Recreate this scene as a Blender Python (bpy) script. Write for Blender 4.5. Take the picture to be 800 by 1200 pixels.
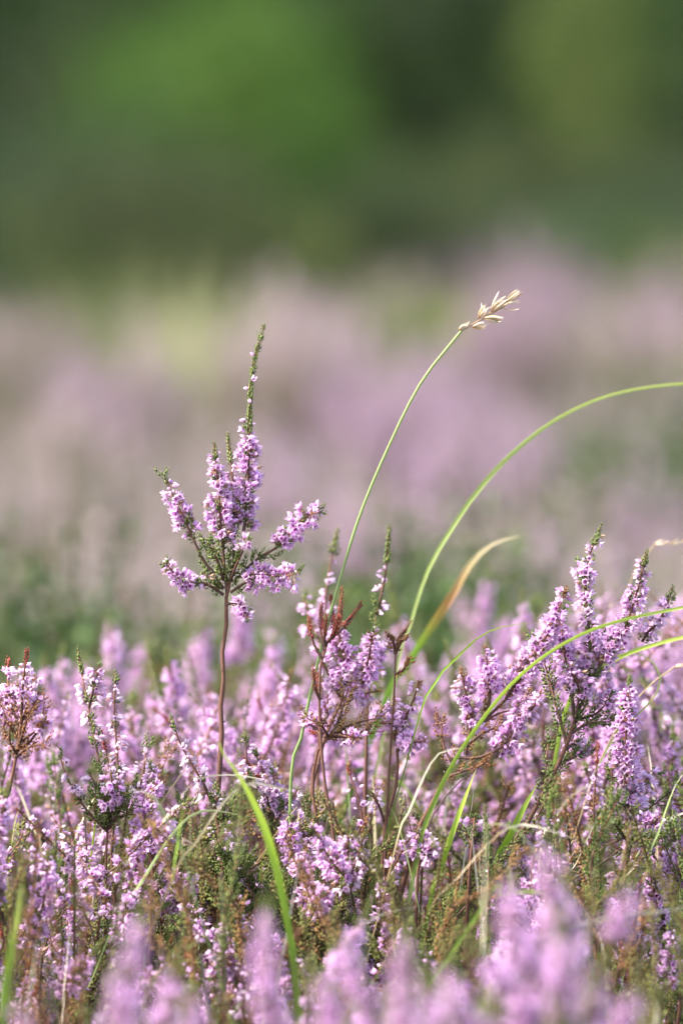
import bpy, math, random
import numpy as np
from mathutils import Vector

# ------------------------------------------------------------------ camera, sky, sun
for o in list(bpy.data.objects): bpy.data.objects.remove(o)
S = bpy.context.scene
COL = S.collection
R = math.radians
FD = 2.2                     # focus distance, metres (200 mm lens, real size heather)
CAM = np.array([0.0, -FD, 0.60]); PITCH = 0.0825
cd = bpy.data.cameras.new('camera'); cam = bpy.data.objects.new('camera', cd); COL.objects.link(cam)
cd.sensor_fit = 'HORIZONTAL'; cd.sensor_width = 24; cd.lens = 200
cd.clip_start = 0.05; cd.clip_end = 2000
cam.location = CAM; cam.rotation_euler = (math.pi/2 - PITCH, 0, 0)
cd.dof.use_dof = True; cd.dof.focus_distance = FD; cd.dof.aperture_fstop = 6.0
S.camera = cam
SUN_EL, SUN_AZ = R(50), R(-98)   # azimuth clockwise from +Y (view direction)
w = bpy.data.worlds.new('World'); S.world = w; w.use_nodes = True
nt = w.node_tree; bg = nt.nodes['Background']; sky = nt.nodes.new('ShaderNodeTexSky')
sky.sky_type = 'NISHITA'; sky.sun_disc = False; sky.sun_elevation = SUN_EL; sky.sun_rotation = SUN_AZ
sky.air_density = 1.0; sky.dust_density = 2.5; sky.ozone_density = 1.0
nt.links.new(sky.outputs[0], bg.inputs[0]); bg.inputs[1].default_value = 0.15
sl = bpy.data.lights.new('sun', 'SUN'); sun = bpy.data.objects.new('sun', sl); COL.objects.link(sun)
sl.energy = 3.6; sl.angle = R(7.0); sl.color = (1.0, 0.95, 0.88)
sd = Vector((math.sin(SUN_AZ)*math.cos(SUN_EL), math.cos(SUN_AZ)*math.cos(SUN_EL), math.sin(SUN_EL)))
sun.rotation_euler = sd.to_track_quat('Z', 'Y').to_euler(); sun.location = (-3, 3, 6)
S.view_settings.view_transform = 'Standard'; S.view_settings.look = 'None'
S.view_settings.exposure = 2.05; S.view_settings.gamma = 1.0; S.view_settings.use_curve_mapping = False
S.render.engine = 'CYCLES'; S.cycles.use_denoising = True
S.cycles.max_bounces = 8; S.cycles.transmission_bounces = 6; S.cycles.diffuse_bounces = 4
S.cycles.sample_clamp_indirect = 6.0

rng = np.random.default_rng(7); random.seed(7)
FWD = np.array([0, math.cos(PITCH), -math.sin(PITCH)]); UP = np.array([0, math.sin(PITCH), math.cos(PITCH)]); RT = np.array([1.0, 0, 0])
def P(px, py, D=FD):
    "point of the world seen at photo pixel (800x1200) at depth D"
    return CAM + D*(FWD + (px-400)*0.00015*RT - (py-600)*0.00015*UP)

# ------------------------------------------------------------------ materials
def mat(name):
    m = bpy.data.materials.new(name); m.use_nodes = True
    n = m.node_tree.nodes; n.clear(); return m, n, m.node_tree.links
def mixrgb(n, l, f, a, b, mode='MIX'):
    x = n.new('ShaderNodeMix'); x.data_type = 'RGBA'; x.blend_type = mode
    for i, v in ((0, f), (6, a), (7, b)):
        if hasattr(v, 'is_linked') or hasattr(v, 'links'): l.new(v, x.inputs[i])
        else: x.inputs[i].default_value = v if i == 0 else (*v, 1)
    return x.outputs[2]
def leafy(name, stops, pale=None, trans=0.35, rough=0.6, spec=0.3, noise=0.0, nscale=300, objvar=0.0, tcol=1.0):
    """thin plant tissue: colour runs along tint.x (stops), tint.y is the piece's own random shade, tint.z its paleness"""
    m, n, l = mat(name)
    at = n.new('ShaderNodeAttribute'); at.attribute_name = 'tint'
    sp = n.new('ShaderNodeSeparateXYZ'); l.new(at.outputs['Vector'], sp.inputs[0])
    cr = n.new('ShaderNodeValToRGB'); e = cr.color_ramp.elements
    while len(e) < len(stops): e.new(0.5)
    for k, (p, c) in enumerate(stops): e[k].position = p; e[k].color = (*c, 1)
    l.new(sp.outputs[0], cr.inputs[0]); c = cr.outputs[0]
    if pale: c = mixrgb(n, l, sp.outputs[2], c, pale)
    hs = n.new('ShaderNodeHueSaturation'); l.new(c, hs.inputs['Color'])
    mh = n.new('ShaderNodeMapRange'); l.new(sp.outputs[1], mh.inputs[0]); mh.inputs[3].default_value = .482; mh.inputs[4].default_value = .518; l.new(mh.outputs[0], hs.inputs['Hue'])
    mv = n.new('ShaderNodeMapRange'); l.new(sp.outputs[1], mv.inputs[0]); mv.inputs[3].default_value = 1.25; mv.inputs[4].default_value = .72; l.new(mv.outputs[0], hs.inputs['Value'])
    c = hs.outputs[0]
    if objvar:
        oi = n.new('ShaderNodeObjectInfo'); hv = n.new('ShaderNodeHueSaturation'); l.new(c, hv.inputs['Color'])
        m1 = n.new('ShaderNodeMapRange'); l.new(oi.outputs['Random'], m1.inputs[0]); m1.inputs[3].default_value = 1-objvar; m1.inputs[4].default_value = 1+objvar; l.new(m1.outputs[0], hv.inputs['Value'])
        m2 = n.new('ShaderNodeMapRange'); l.new(oi.outputs['Random'], m2.inputs[0]); m2.inputs[3].default_value = .5+objvar*.05; m2.inputs[4].default_value = .5-objvar*.05; l.new(m2.outputs[0], hv.inputs['Hue'])
        c = hv.outputs[0]
    if noise:
        nz = n.new('ShaderNodeTexNoise'); nz.inputs['Scale'].default_value = nscale; nz.inputs['Detail'].default_value = 3
        g = n.new('ShaderNodeMapRange'); l.new(nz.outputs[0], g.inputs[0]); g.inputs[1].default_value = .3; g.inputs[2].default_value = .7; g.inputs[3].default_value = 1-noise; g.inputs[4].default_value = 1+noise
        h2 = n.new('ShaderNodeHueSaturation'); l.new(c, h2.inputs['Color']); l.new(g.outputs[0], h2.inputs['Value']); c = h2.outputs[0]
    b = n.new('ShaderNodeBsdfPrincipled'); l.new(c, b.inputs['Base Color']); b.inputs['Roughness'].default_value = rough; b.inputs['Specular IOR Level'].default_value = spec
    out = n.new('ShaderNodeOutputMaterial')
    if trans:
        t = n.new('ShaderNodeBsdfTranslucent'); l.new(c, t.inputs[0])
        mx = n.new('ShaderNodeMixShader'); mx.inputs[0].default_value = trans
        l.new(b.outputs[0], mx.inputs[1]); l.new(t.outputs[0], mx.inputs[2]); l.new(mx.outputs[0], out.inputs[0])
    else: l.new(b.outputs[0], out.inputs[0])
    return m
M = {}
M['petal'] = leafy('heather petal', [(0, (.38, .11, .33)), (.35, (.65, .33, .63)), (.8, (.79, .52, .76)), (1, (.86, .67, .83))], pale=(.87, .74, .78), trans=.48, rough=.6, spec=.2)
M['dryfloret'] = leafy('withered heather petal', [(0, (.20, .10, .06)), (1, (.48, .32, .22))], trans=.3)
M['calyx'] = leafy('heather calyx', [(0, (.10, .12, .035)), (1, (.20, .10, .07))], pale=(.30, .10, .06), trans=.2)
M['anther'] = leafy('heather anther', [(0, (.10, .015, .06)), (1, (.16, .03, .09))], trans=0)
M['leaf'] = leafy('heather leaf', [(0, (.06, .085, .02)), (.6, (.11, .155, .032)), (1, (.19, .23, .055))], pale=(.30, .20, .06), trans=.25, rough=.5)
M['rust'] = leafy('heather rust leaf', [(0, (.16, .05, .02)), (.6, (.24, .10, .035)), (1, (.26, .17, .06))], pale=(.30, .20, .06), trans=.25, rough=.5)
M['redleaf'] = leafy('heather red leaf', [(0, (.14, .02, .012)), (.6, (.24, .035, .02)), (1, (.30, .07, .03))], trans=.2, rough=.5)
M['bark'] = leafy('heather stem bark', [(0, (.050, .030, .022)), (.5, (.085, .040, .027)), (1, (.15, .060, .034))], pale=(.30, .25, .2), trans=0, rough=.75, noise=.45, nscale=900)
M['blade'] = leafy('grass blade green', [(0, (.13, .22, .02)), (.5, (.30, .44, .03)), (1, (.40, .48, .08))], pale=(.46, .42, .24), trans=.4, rough=.45, noise=.12, nscale=160)
M['paleblade'] = leafy('grass blade pale green', [(0, (.14, .22, .06)), (.5, (.26, .34, .12)), (1, (.36, .40, .16))], pale=(.42, .36, .20), trans=.4, rough=.45, noise=.12, nscale=160)
M['tipblade'] = leafy('grass blade withering', [(0, (.12, .26, .02)), (.42, (.20, .34, .03)), (.62, (.42, .20, .06)), (.8, (.38, .30, .14)), (1, (.55, .46, .28))], trans=.35, rough=.5, noise=.12, nscale=160)
M['yellowtuft'] = leafy('yellow green tussock', [(0, (.16, .20, .06)), (.5, (.28, .33, .12)), (1, (.36, .38, .18))], pale=(.42, .36, .20), trans=.4)
M['straw'] = leafy('dry grass straw', [(0, (.34, .24, .12)), (.5, (.55, .46, .30)), (1, (.66, .60, .45))], trans=.25, rough=.5, noise=.15, nscale=200)
M['husk'] = leafy('grass seed husk', [(0, (.34, .20, .10)), (.35, (.50, .38, .24)), (1, (.66, .56, .42))], trans=.35, rough=.5)
M['petalfar'] = leafy('heather petal far', [(0, (.31, .18, .28)), (1, (.58, .39, .53))], pale=(.46, .39, .34), trans=.4, objvar=.15)
M['leafdeep'] = leafy('deep green foliage', [(0, (.018, .045, .006)), (1, (.050, .10, .015))], pale=(.12, .13, .05), trans=.25, objvar=.2)
M['bilberry'] = leafy('bilberry leaf', [(0, (.026, .052, .008)), (1, (.062, .110, .018))], trans=.3, rough=.5, objvar=.15)
M['leaffar'] = leafy('heath foliage', [(0, (.035, .062, .015)), (1, (.10, .14, .035))], pale=(.22, .18, .12), trans=.25, objvar=.2)
M['shrubleaf'] = leafy('shrub leaf', [(0, (.012, .024, .005)), (1, (.026, .052, .010))], trans=.35, rough=.7, objvar=.25)  # shadow on the shrub line is put into this dark base colour
M['brightleaf'] = leafy('bright shrub leaf', [(0, (.045, .10, .012)), (1, (.09, .18, .02))], trans=.45, rough=.4, objvar=.1)
M['blueleaf'] = leafy('blue green shrub leaf', [(0, (.022, .045, .018)), (1, (.042, .08, .036))], trans=.3, rough=.8, objvar=.15)
M['yellowleaf'] = leafy('yellow green shrub leaf', [(0, (.08, .11, .02)), (1, (.14, .19, .035))], trans=.35, rough=.5, objvar=.1)
M['oliveleaf'] = leafy('olive shrub leaf', [(0, (.034, .046, .014)), (1, (.066, .085, .026))], trans=.3, rough=.8, objvar=.15)
M['trunk'] = leafy('tree bark', [(0, (.06, .045, .03)), (1, (.10, .08, .06))], trans=0, rough=.9, noise=.3, nscale=12)

def ground_mat():
    m, n, l = mat('heath soil and moss')
    tc = n.new('ShaderNodeTexCoord')
    a = n.new('ShaderNodeTexNoise'); a.inputs['Scale'].default_value = 1.6; a.inputs['Detail'].default_value = 6; l.new(tc.outputs['Object'], a.inputs[0])
    b = n.new('ShaderNodeTexNoise'); b.inputs['Scale'].default_value = 60; b.inputs['Detail'].default_value = 8; l.new(tc.outputs['Object'], b.inputs[0])
    r1 = n.new('ShaderNodeValToRGB'); r1.color_ramp.elements[0].position = .38; r1.color_ramp.elements[0].color = (.05, .085, .02, 1); r1.color_ramp.elements[1].position = .62; r1.color_ramp.elements[1].color = (.13, .10, .06, 1)
    l.new(a.outputs[0], r1.inputs[0])
    r2 = n.new('ShaderNodeValToRGB'); r2.color_ramp.elements[0].position = .3; r2.color_ramp.elements[0].color = (.45, .42, .4, 1); r2.color_ramp.elements[1].position = .7; r2.color_ramp.elements[1].color = (1.4, 1.35, 1.2, 1)
    l.new(b.outputs[0], r2.inputs[0])
    c = mixrgb(n, l, 1.0, r1.outputs[0], r2.outputs[0], 'MULTIPLY')
    p = n.new('ShaderNodeBsdfPrincipled'); p.inputs['Roughness'].default_value = .95; l.new(c, p.inputs['Base Color'])
    bp = n.new('ShaderNodeBump'); bp.inputs['Strength'].default_value = .6; bp.inputs['Distance'].default_value = .01; l.new(b.outputs[0], bp.inputs['Height']); l.new(bp.outputs[0], p.inputs['Normal'])
    o = n.new('ShaderNodeOutputMaterial'); l.new(p.outputs[0], o.inputs[0]); return m
M['soil'] = ground_mat()

# ------------------------------------------------------------------ mesh collector
class MB:
    def __init__(s, mats): s.v = []; s.f = []; s.m = []; s.t = []; s.n = 0; s.mats = mats
    def add(s, v, f, mi, t):
        "v (n,3), f (m,4) with -1 as 4th of a triangle, mi int or (m,), t (n,3)"
        v = np.asarray(v, float).reshape(-1, 3); f = np.asarray(f, int)
        s.v.append(v); s.f.append(np.where(f < 0, -1, f + s.n)); s.m.append(np.broadcast_to(np.asarray(mi), (len(f),)))
        s.t.append(np.broadcast_to(np.asarray(t, float), v.shape)); s.n += len(v)
    def inst(s, T, rot, sc, pos, rnd, pale):
        "many copies of template T=(v,f,mi,tx): rot (k,3,3) sc (k,) or (k,3) pos (k,3)"
        v, f, mi, tx = T; k = len(pos)
        if k == 0: return
        sc = np.asarray(sc, float)
        vv = v[None]*(sc[:, None, None] if sc.ndim == 1 else sc[:, None, :])
        vv = np.einsum('kij,knj->kni', rot, vv) + pos[:, None, :]
        ff = np.where(f[None] < 0, -10**9, f[None] + (np.arange(k)*len(v))[:, None, None]).reshape(-1, 4); ff = np.where(ff < 0, -1, ff)
        t = np.empty((k, len(v), 3)); t[:, :, 0] = tx[None]; t[:, :, 1] = np.asarray(rnd)[:, None]; t[:, :, 2] = np.broadcast_to(np.asarray(pale, float), (k,))[:, None]
        s.add(vv.reshape(-1, 3), ff, np.tile(mi, k), t.reshape(-1, 3))
    def build(s, name, parent=None, origin=(0, 0, 0), smooth=True):
        me = bpy.data.meshes.new(name)
        v = np.concatenate(s.v) - np.asarray(origin); f = np.concatenate(s.f); mi = np.concatenate(s.m); t = np.concatenate(s.t)
        tri = f[:, 3] < 0; lt = np.where(tri, 3, 4); ls = np.concatenate([[0], np.cumsum(lt)[:-1]])
        li = f.reshape(-1); li = li[li >= 0]
        me.vertices.add(len(v)); me.vertices.foreach_set('co', v.astype(np.float32).ravel())
        me.loops.add(len(li)); me.loops.foreach_set('vertex_index', li.astype(np.int32))
        me.polygons.add(len(f)); me.polygons.foreach_set('loop_start', ls.astype(np.int32)); me.polygons.foreach_set('loop_total', lt.astype(np.int32))
        me.polygons.foreach_set('material_index', mi.astype(np.int32)); me.polygons.foreach_set('use_smooth', np.full(len(f), smooth))
        a = me.attributes.new('tint', 'FLOAT_VECTOR', 'POINT'); a.data.foreach_set('vector', t.astype(np.float32).ravel())
        for k in s.mats: me.materials.append(M[k])
        me.update(calc_edges=True); me.validate()
        o = bpy.data.objects.new(name, me); COL.objects.link(o)
        if parent is not None: o.parent = parent
        return o
def tag(o, label=None, cat=None, group=None, kind=None):
    for k, v in (('label', label), ('category', cat), ('group', group), ('kind', kind)):
        if v: o[k] = v
    return o
def empty(name, loc, rz=0):
    o = bpy.data.objects.new(name, None); COL.objects.link(o); o.location = loc; o.rotation_euler = (0, 0, rz); o.empty_display_size = .02; return o
KIDS = {}
def copy_tree(o, parent=None):
    c = o.copy(); COL.objects.link(c); c.parent = parent
    for ch in list(o.children): copy_tree(ch, c)
    return c

# ------------------------------------------------------------------ geometry helpers
def nrm(a): return a/np.maximum(np.linalg.norm(a, axis=-1, keepdims=True), 1e-9)
def curve(pts, n=24):
    p = np.asarray(pts, float)
    if len(p) == 2: p = np.stack([p[0], (p[0]+p[1])/2, p[1]])
    q = np.vstack([2*p[0]-p[1], p, 2*p[-1]-p[-2]]); out = []
    seg = len(p)-1; u = np.linspace(0, seg, n)
    for x in u:
        i = min(int(x), seg-1); t = x-i; a, b, c, d = q[i:i+4]
        out.append(.5*((2*b)+(-a+c)*t+(2*a-5*b+4*c-d)*t*t+(-a+3*b-3*c+d)*t**3))
    out = np.array(out); L = np.concatenate([[0], np.cumsum(np.linalg.norm(np.diff(out, axis=0), axis=1))])
    s = np.linspace(0, L[-1], n); return np.stack([np.interp(s, L, out[:, k]) for k in range(3)], 1)
def length(c): return np.linalg.norm(np.diff(c, axis=0), axis=1).sum()
def sample(c, u):
    u = np.clip(u, 0, 1)*(len(c)-1); i = np.minimum(u.astype(int), len(c)-2); t = (u-i)[:, None]
    return c[i]*(1-t)+c[i+1]*t, nrm(c[i+1]-c[i])
def basis(z, roll):
    "rotation matrices whose z axis is z"
    z = nrm(z); a = np.where(np.abs(z[:, 2:3]) < .9, np.array([[0, 0, 1.0]]), np.array([[1.0, 0, 0]]))
    x = nrm(np.cross(a, z)); y = np.cross(z, x); c, s_ = np.cos(roll)[:, None], np.sin(roll)[:, None]
    X = x*c+y*s_; Y = -x*s_+y*c
    return np.stack([X, Y, z], 2)
def tube(mb, c, r, sides=6, mi=0, tx=.5, rnd=.5, pale=0.0, knobs=0.0):
    n = len(c); r = np.broadcast_to(np.asarray(r, float), (n,)).copy()
    if knobs: r = r*(1+knobs*rng.uniform(-1, 1, n))
    t = nrm(np.gradient(c, axis=0)); a = np.array([0.31, .92, .2]); x = nrm(np.cross(np.broadcast_to(a, t.shape), t)); y = np.cross(t, x)
    th = np.arange(sides)*2*math.pi/sides
    v = c[:, None]+r[:, None, None]*(np.cos(th)[None, :, None]*x[:, None]+np.sin(th)[None, :, None]*y[:, None])
    i = np.arange(n-1)[:, None]*sides; k = np.arange(sides)[None]; k2 = (k+1) % sides
    f = np.stack([i+k, i+k2, i+sides+k2, i+sides+k], 2).reshape(-1, 4)
    T = np.zeros((n*sides, 3)); T[:, 0] = np.repeat(np.broadcast_to(tx, (n,)), sides); T[:, 1] = rnd; T[:, 2] = pale
    mb.add(v.reshape(-1, 3), f, mi, T)
    mb.add(np.vstack([v[-1], c[-1]+t[-1]*r[-1]]), [[q, (q+1) % sides, sides, -1] for q in range(sides)], mi, [float(np.broadcast_to(tx, (n,))[-1]), rnd, pale])
# floret templates (unit = floret length), mats 0 petal 1 calyx 2 anther
def petal_geo(V, F, MI, TX, ang, rows, tip, mi, cup=.9, tx0=0.0):
    b = len(V); ca, sa = math.cos(ang), math.sin(ang)
    n = len(rows)
    for k, (z, r, wd) in enumerate(rows):
        for sgn in (-1, 0, 1):
            rr = r*(1 if sgn == 0 else cup); zz = z+(0 if sgn == 0 else .03)
            V.append((rr*ca - sgn*wd/2*sa, rr*sa + sgn*wd/2*ca, zz)); TX.append(tx0+(1-tx0)*k/n)
    V.append((tip[1]*ca, tip[1]*sa, tip[0])); TX.append(1.0)
    for k in range(n-1):
        for q in (0, 1): F.append((b+3*k+q, b+3*k+q+1, b+3*k+4+q, b+3*k+3+q)); MI.append(mi)
    e = b+3*(n-1)
    F.append((e, e+1, b+3*n, -1)); F.append((e+1, e+2, b+3*n, -1)); MI += [mi, mi]
def floret(kind):
    V, F, MI, TX = [], [], [], []
    if kind == 'open':
        for k in range(4): petal_geo(V, F, MI, TX, k*math.pi/2, [(0, .05, .12), (.30, .30, .44), (.58, .47, .38)], (.82, .66), 0)
        for k in range(4): petal_geo(V, F, MI, TX, (k+.5)*math.pi/2, [(0, .04, .10), (.26, .22, .32), (.52, .34, .28)], (.66, .44), 0)
    elif kind == 'half':
        for k in range(4): petal_geo(V, F, MI, TX, k*math.pi/2, [(0, .05, .14), (.34, .27, .44), (.68, .36, .38)], (1.0, .46), 0)
        for k in range(4): petal_geo(V, F, MI, TX, (k+.5)*math.pi/2, [(0, .04, .10), (.35, .20, .30)], (.78, .26), 0)
    elif kind == 'closed':
        for k in range(4): petal_geo(V, F, MI, TX, k*math.pi/2, [(0, .05, .14), (.35, .21, .36), (.75, .19, .26)], (1.08, .10), 0)
    elif kind == 'bud':
        rr = [(0, .06), (.15, .17), (.38, .20), (.6, .12)]; sd_ = 6
        for z, r in rr:
            for q in range(sd_): V.append((r*math.cos(q*math.pi/3), r*math.sin(q*math.pi/3), z)); TX.append(.55+.45*z/.7)
        V.append((0, 0, .72)); TX.append(1)
        for i in range(3):
            for q in range(sd_): F.append((i*6+q, i*6+(q+1) % 6, i*6+6+(q+1) % 6, i*6+6+q)); MI.append(0)
        for q in range(6): F.append((18+q, 18+(q+1) % 6, 24, -1)); MI.append(0)
    elif kind == 'far':
        for k in range(4):
            b = len(V); a = k*math.pi/2; ca, sa = math.cos(a), math.sin(a)
            V += [(0, 0, 0), (.45*ca+.3*sa, .45*sa-.3*ca, .5), (.75*ca, .75*sa, .85), (.45*ca-.3*sa, .45*sa+.3*ca, .5)]; TX += [0, .6, 1, .6]
            F.append((b, b+1, b+2, b+3)); MI.append(0)
        return np.array(V, float), np.array(F), np.array(MI), np.array(TX, float)
    for k in range(4):     # little green bracts at the base
        petal_geo(V, F, MI, TX, (k+.5)*math.pi/2, [(-.12, .05, .12)], (.18, .16), 1)
    if kind in ('open', 'half'):
        zc = .42; b = len(V)   # ring of dark anthers
        for q in range(6):
            a = q*math.pi/3; V.append((.17*math.cos(a), .17*math.sin(a), zc)); TX.append(q % 2)
        V += [(0, 0, zc-.15), (0, 0, zc+.16)]; TX += [0, 1]
        for q in range(6): F += [(b+q, b+(q+1) % 6, b+7, -1), (b+(q+1) % 6, b+q, b+6, -1)]; MI += [2, 2]
    if kind != 'bud':      # style
        b = len(V); zt = 1.12 if kind != 'closed' else 1.3
        for z, r in ((.3, .03), (zt, .03), (zt+.05, .055), (zt+.1, .04)):
            for q in range(3): V.append((r*math.cos(q*2.094), r*math.sin(q*2.094), z)); TX.append(.3)
        for i in range(3):
            for q in range(3): F.append((b+i*3+q, b+i*3+(q+1) % 3, b+i*3+3+(q+1) % 3, b+i*3+3+q)); MI.append(0 if i == 0 else 2)
    return np.array(V, float), np.array(F), np.array(MI), np.array(TX, float)
FL = {k: floret(k) for k in ('open', 'half', 'closed', 'bud', 'far')}
# heather scale leaf: folded, thick; z along, width x
LEAF = (np.array([(0, 0, 0), (-.23, .08, .45), (0, .20, .5), (.23, .08, .45), (0, .04, 1), (0, -.03, .5)], float),
        np.array([(0, 2, 1, -1), (0, 3, 2, -1), (1, 2, 4, -1), (2, 3, 4, -1), (0, 1, 5, -1), (0, 5, 3, -1), (1, 4, 5, -1), (5, 4, 3, -1)]), np.zeros(8, int), np.array([0, .5, .6, .5, 1, .4], float))
FLEAF = (np.array([(0, 0, 0), (-.2, 0, .5), (0, 0, 1), (.2, 0, .5)], float), np.array([(0, 1, 2, 3)]), np.zeros(1, int), np.array([0, .5, 1, .5], float))

def leaves_along(mb, c, ll=.0021, step=.0007, spread=.42, pale=0.0, tmpl=LEAF, u0=0, u1=1, rad=.0002):
    L = length(c)*(u1-u0); k = max(3, int(L/step)); u = np.linspace(u0, u1, k)
    for side in range(2):
        p, t = sample(c, u); roll = np.arange(k)*1.65+side*math.pi+rng.uniform(-.35, .35, k)
        B = basis(t, roll); sp = spread*rng.uniform(.6, 1.4, k)
        d = nrm(t*np.cos(sp)[:, None]+B[:, :, 1]*np.sin(sp)[:, None])
        x = B[:, :, 0]; y = np.cross(d, x); rot = np.stack([x, y, d], 2)
        sc = ll*rng.uniform(.75, 1.15, k)*np.clip(1.15-.5*(u-u0)/(u1-u0+1e-6), .5, 1)
        mb.inst(tmpl, rot, sc, p+B[:, :, 1]*rad, np.clip(rng.normal(.5, .22, k), 0, 1), np.clip(pale+rng.uniform(-.15, .15, k), 0, 1))
def shoots(mb, stem, c, u0, u1, gap=.0030, ln=(.003, .007), pale=0.0, up=.75, mats=0, tmpl=LEAF, lstep=.0007, ll=.0024):
    if mb.mats and mb.mats[0] in ('rust', 'redleaf'): gap *= 1.35; lstep *= 1.25; ll *= .9
    "short leafy side shoots in pairs along a twig"
    L = length(c)*(u1-u0); k = int(L/gap)
    if k < 1: return
    u = np.linspace(u0, u1, k)+rng.uniform(-.3, .3, k)*(u1-u0)/k; p, t = sample(c, u)
    B = basis(t, np.arange(k)*1.9+rng.uniform(0, 6))
    for i in range(k):
        for sg in (-1, 1):
            if rng.random() < .2: continue
            o = B[i, :, 1]*sg; l_ = rng.uniform(*ln)
            a = p[i]; b = a+nrm(o*.8+t[i]*up)*l_*.5; e = b+nrm(o*.35+t[i]*.8+np.array([0, 0, .4]))*l_*.55
            cc = curve([a, b, e], 5)
            leaves_along(mb, cc, ll=ll, step=lstep, pale=pale, tmpl=tmpl, u0=.1)
STY = {  # (open, half, closed, bud) weights, size m, pale, step m, radius m, droop
    'lush':   ((.50, .30, .13, .07), .0030, .14, .00029, (.0010, .0039), .18),
    'lilac':  ((.40, .38, .15, .07), .0029, .36, .00042, (.0008, .0034), .25),
    'silver': ((.04, .26, .56, .14), .0031, .72, .00070, (.0009, .0027), .75),
    'sparse': ((.05, .25, .25, .45), .0031, .35, .0020, (.0008, .0026), .2),
    'budding': ((.0, .05, .25, .70), .0028, .30, .0013, (.0006, .0022), .1),
}
def florets(mb, c, u0, u1, style, rmul=1.0, dens=1.0, bias=None, taper=True):
    W, size, pale, step, (r0, r1), droop = STY[style]
    L = length(c)*(u1-u0); k = max(2, int(L/step*dens)); u = u0+(u1-u0)*(np.arange(k)+rng.uniform(0, 1, k))/k
    p, t = sample(c, u); B = basis(t, np.arange(k)*2.4+rng.uniform(-.5, .5, k))
    q = (u-u0)/(u1-u0+1e-9); tp = np.clip(1.15-.75*q**2, .3, 1) if taper else np.ones(k)
    o = B[:, :, 1]
    if k > 12:       # florets sit in little side clusters, with gaps between them
        cl = np.floor(np.arange(k)/rng.uniform(4.5, 7.5)).astype(int); nc = cl.max()+1; ca = np.arange(nc)*2.2+rng.uniform(-.7, .7, nc); Bc = basis(t, ca[cl])[:, :, 1]
        o = nrm(Bc+o*.55); cu = (u0+(u1-u0)*(np.arange(nc)+.5)/nc)[cl]; u = np.clip(cu+rng.normal(0, .0013, k)/max(length(c), .005), u0*.98, min(1, u1+.02)); p, t = sample(c, u)
        clr = rng.uniform(.55, 1.15, nc)[cl]
    else: clr = 1.0
    if bias is not None: o = nrm(o+np.asarray(bias)*rng.uniform(.3, 1.1, k)[:, None])
    rad = (r0+(r1-r0)*rng.random(k)**.8)*rmul*tp*clr
    d = nrm(o+t*rng.uniform(-.1, .45, k)[:, None]+np.array([0, 0, -1.0])*droop*rng.uniform(.4, 1.3, k)[:, None]+rng.normal(0, .22, (k, 3)))
    rot = basis(d, rng.uniform(0, 6.3, k)); pos = p+o*rad[:, None]+rng.normal(0, .0003, (k, 3))
    sc = size*rng.uniform(.72, 1.08, k)*(.82+.18*tp)
    w_ = np.array(W)/sum(W); kind = rng.choice(4, k, p=w_)
    kind = np.where((q > .86) & (rng.random(k) < .7), 3, kind)
    rnd = np.clip(rng.normal(.5, .25, k), 0, 1); pl = np.clip(pale+rng.normal(0, .14, k), 0, 1)
    for i, nm in enumerate(('open', 'half', 'closed', 'bud')):
        m = kind == i
        dry = rng.random(k) < .075
        if (m & ~dry).any(): q_ = m & ~dry; mb.inst(FL[nm], rot[q_], sc[q_], pos[q_], rnd[q_], pl[q_])
        if (m & dry).any(): q_ = m & dry; T_ = FL[nm]; mb.inst((T_[0]*np.array([.7, .7, 1]), T_[1], np.where(T_[2] == 0, 3, T_[2]), T_[3]), rot[q_], sc[q_], pos[q_], rnd[q_], pl[q_])
    # pedicels
    for i in range(0, k, 1):
        a = p[i]; b = pos[i]
        v = np.array([a, a+t[i]*.00025, b+t[i]*.0002, b]); mb.add(v, [[0, 1, 2, 3]], 1, [.8, .5, .5])
FMAT = ['petal', 'calyx', 'anther', 'dryfloret']

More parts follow.
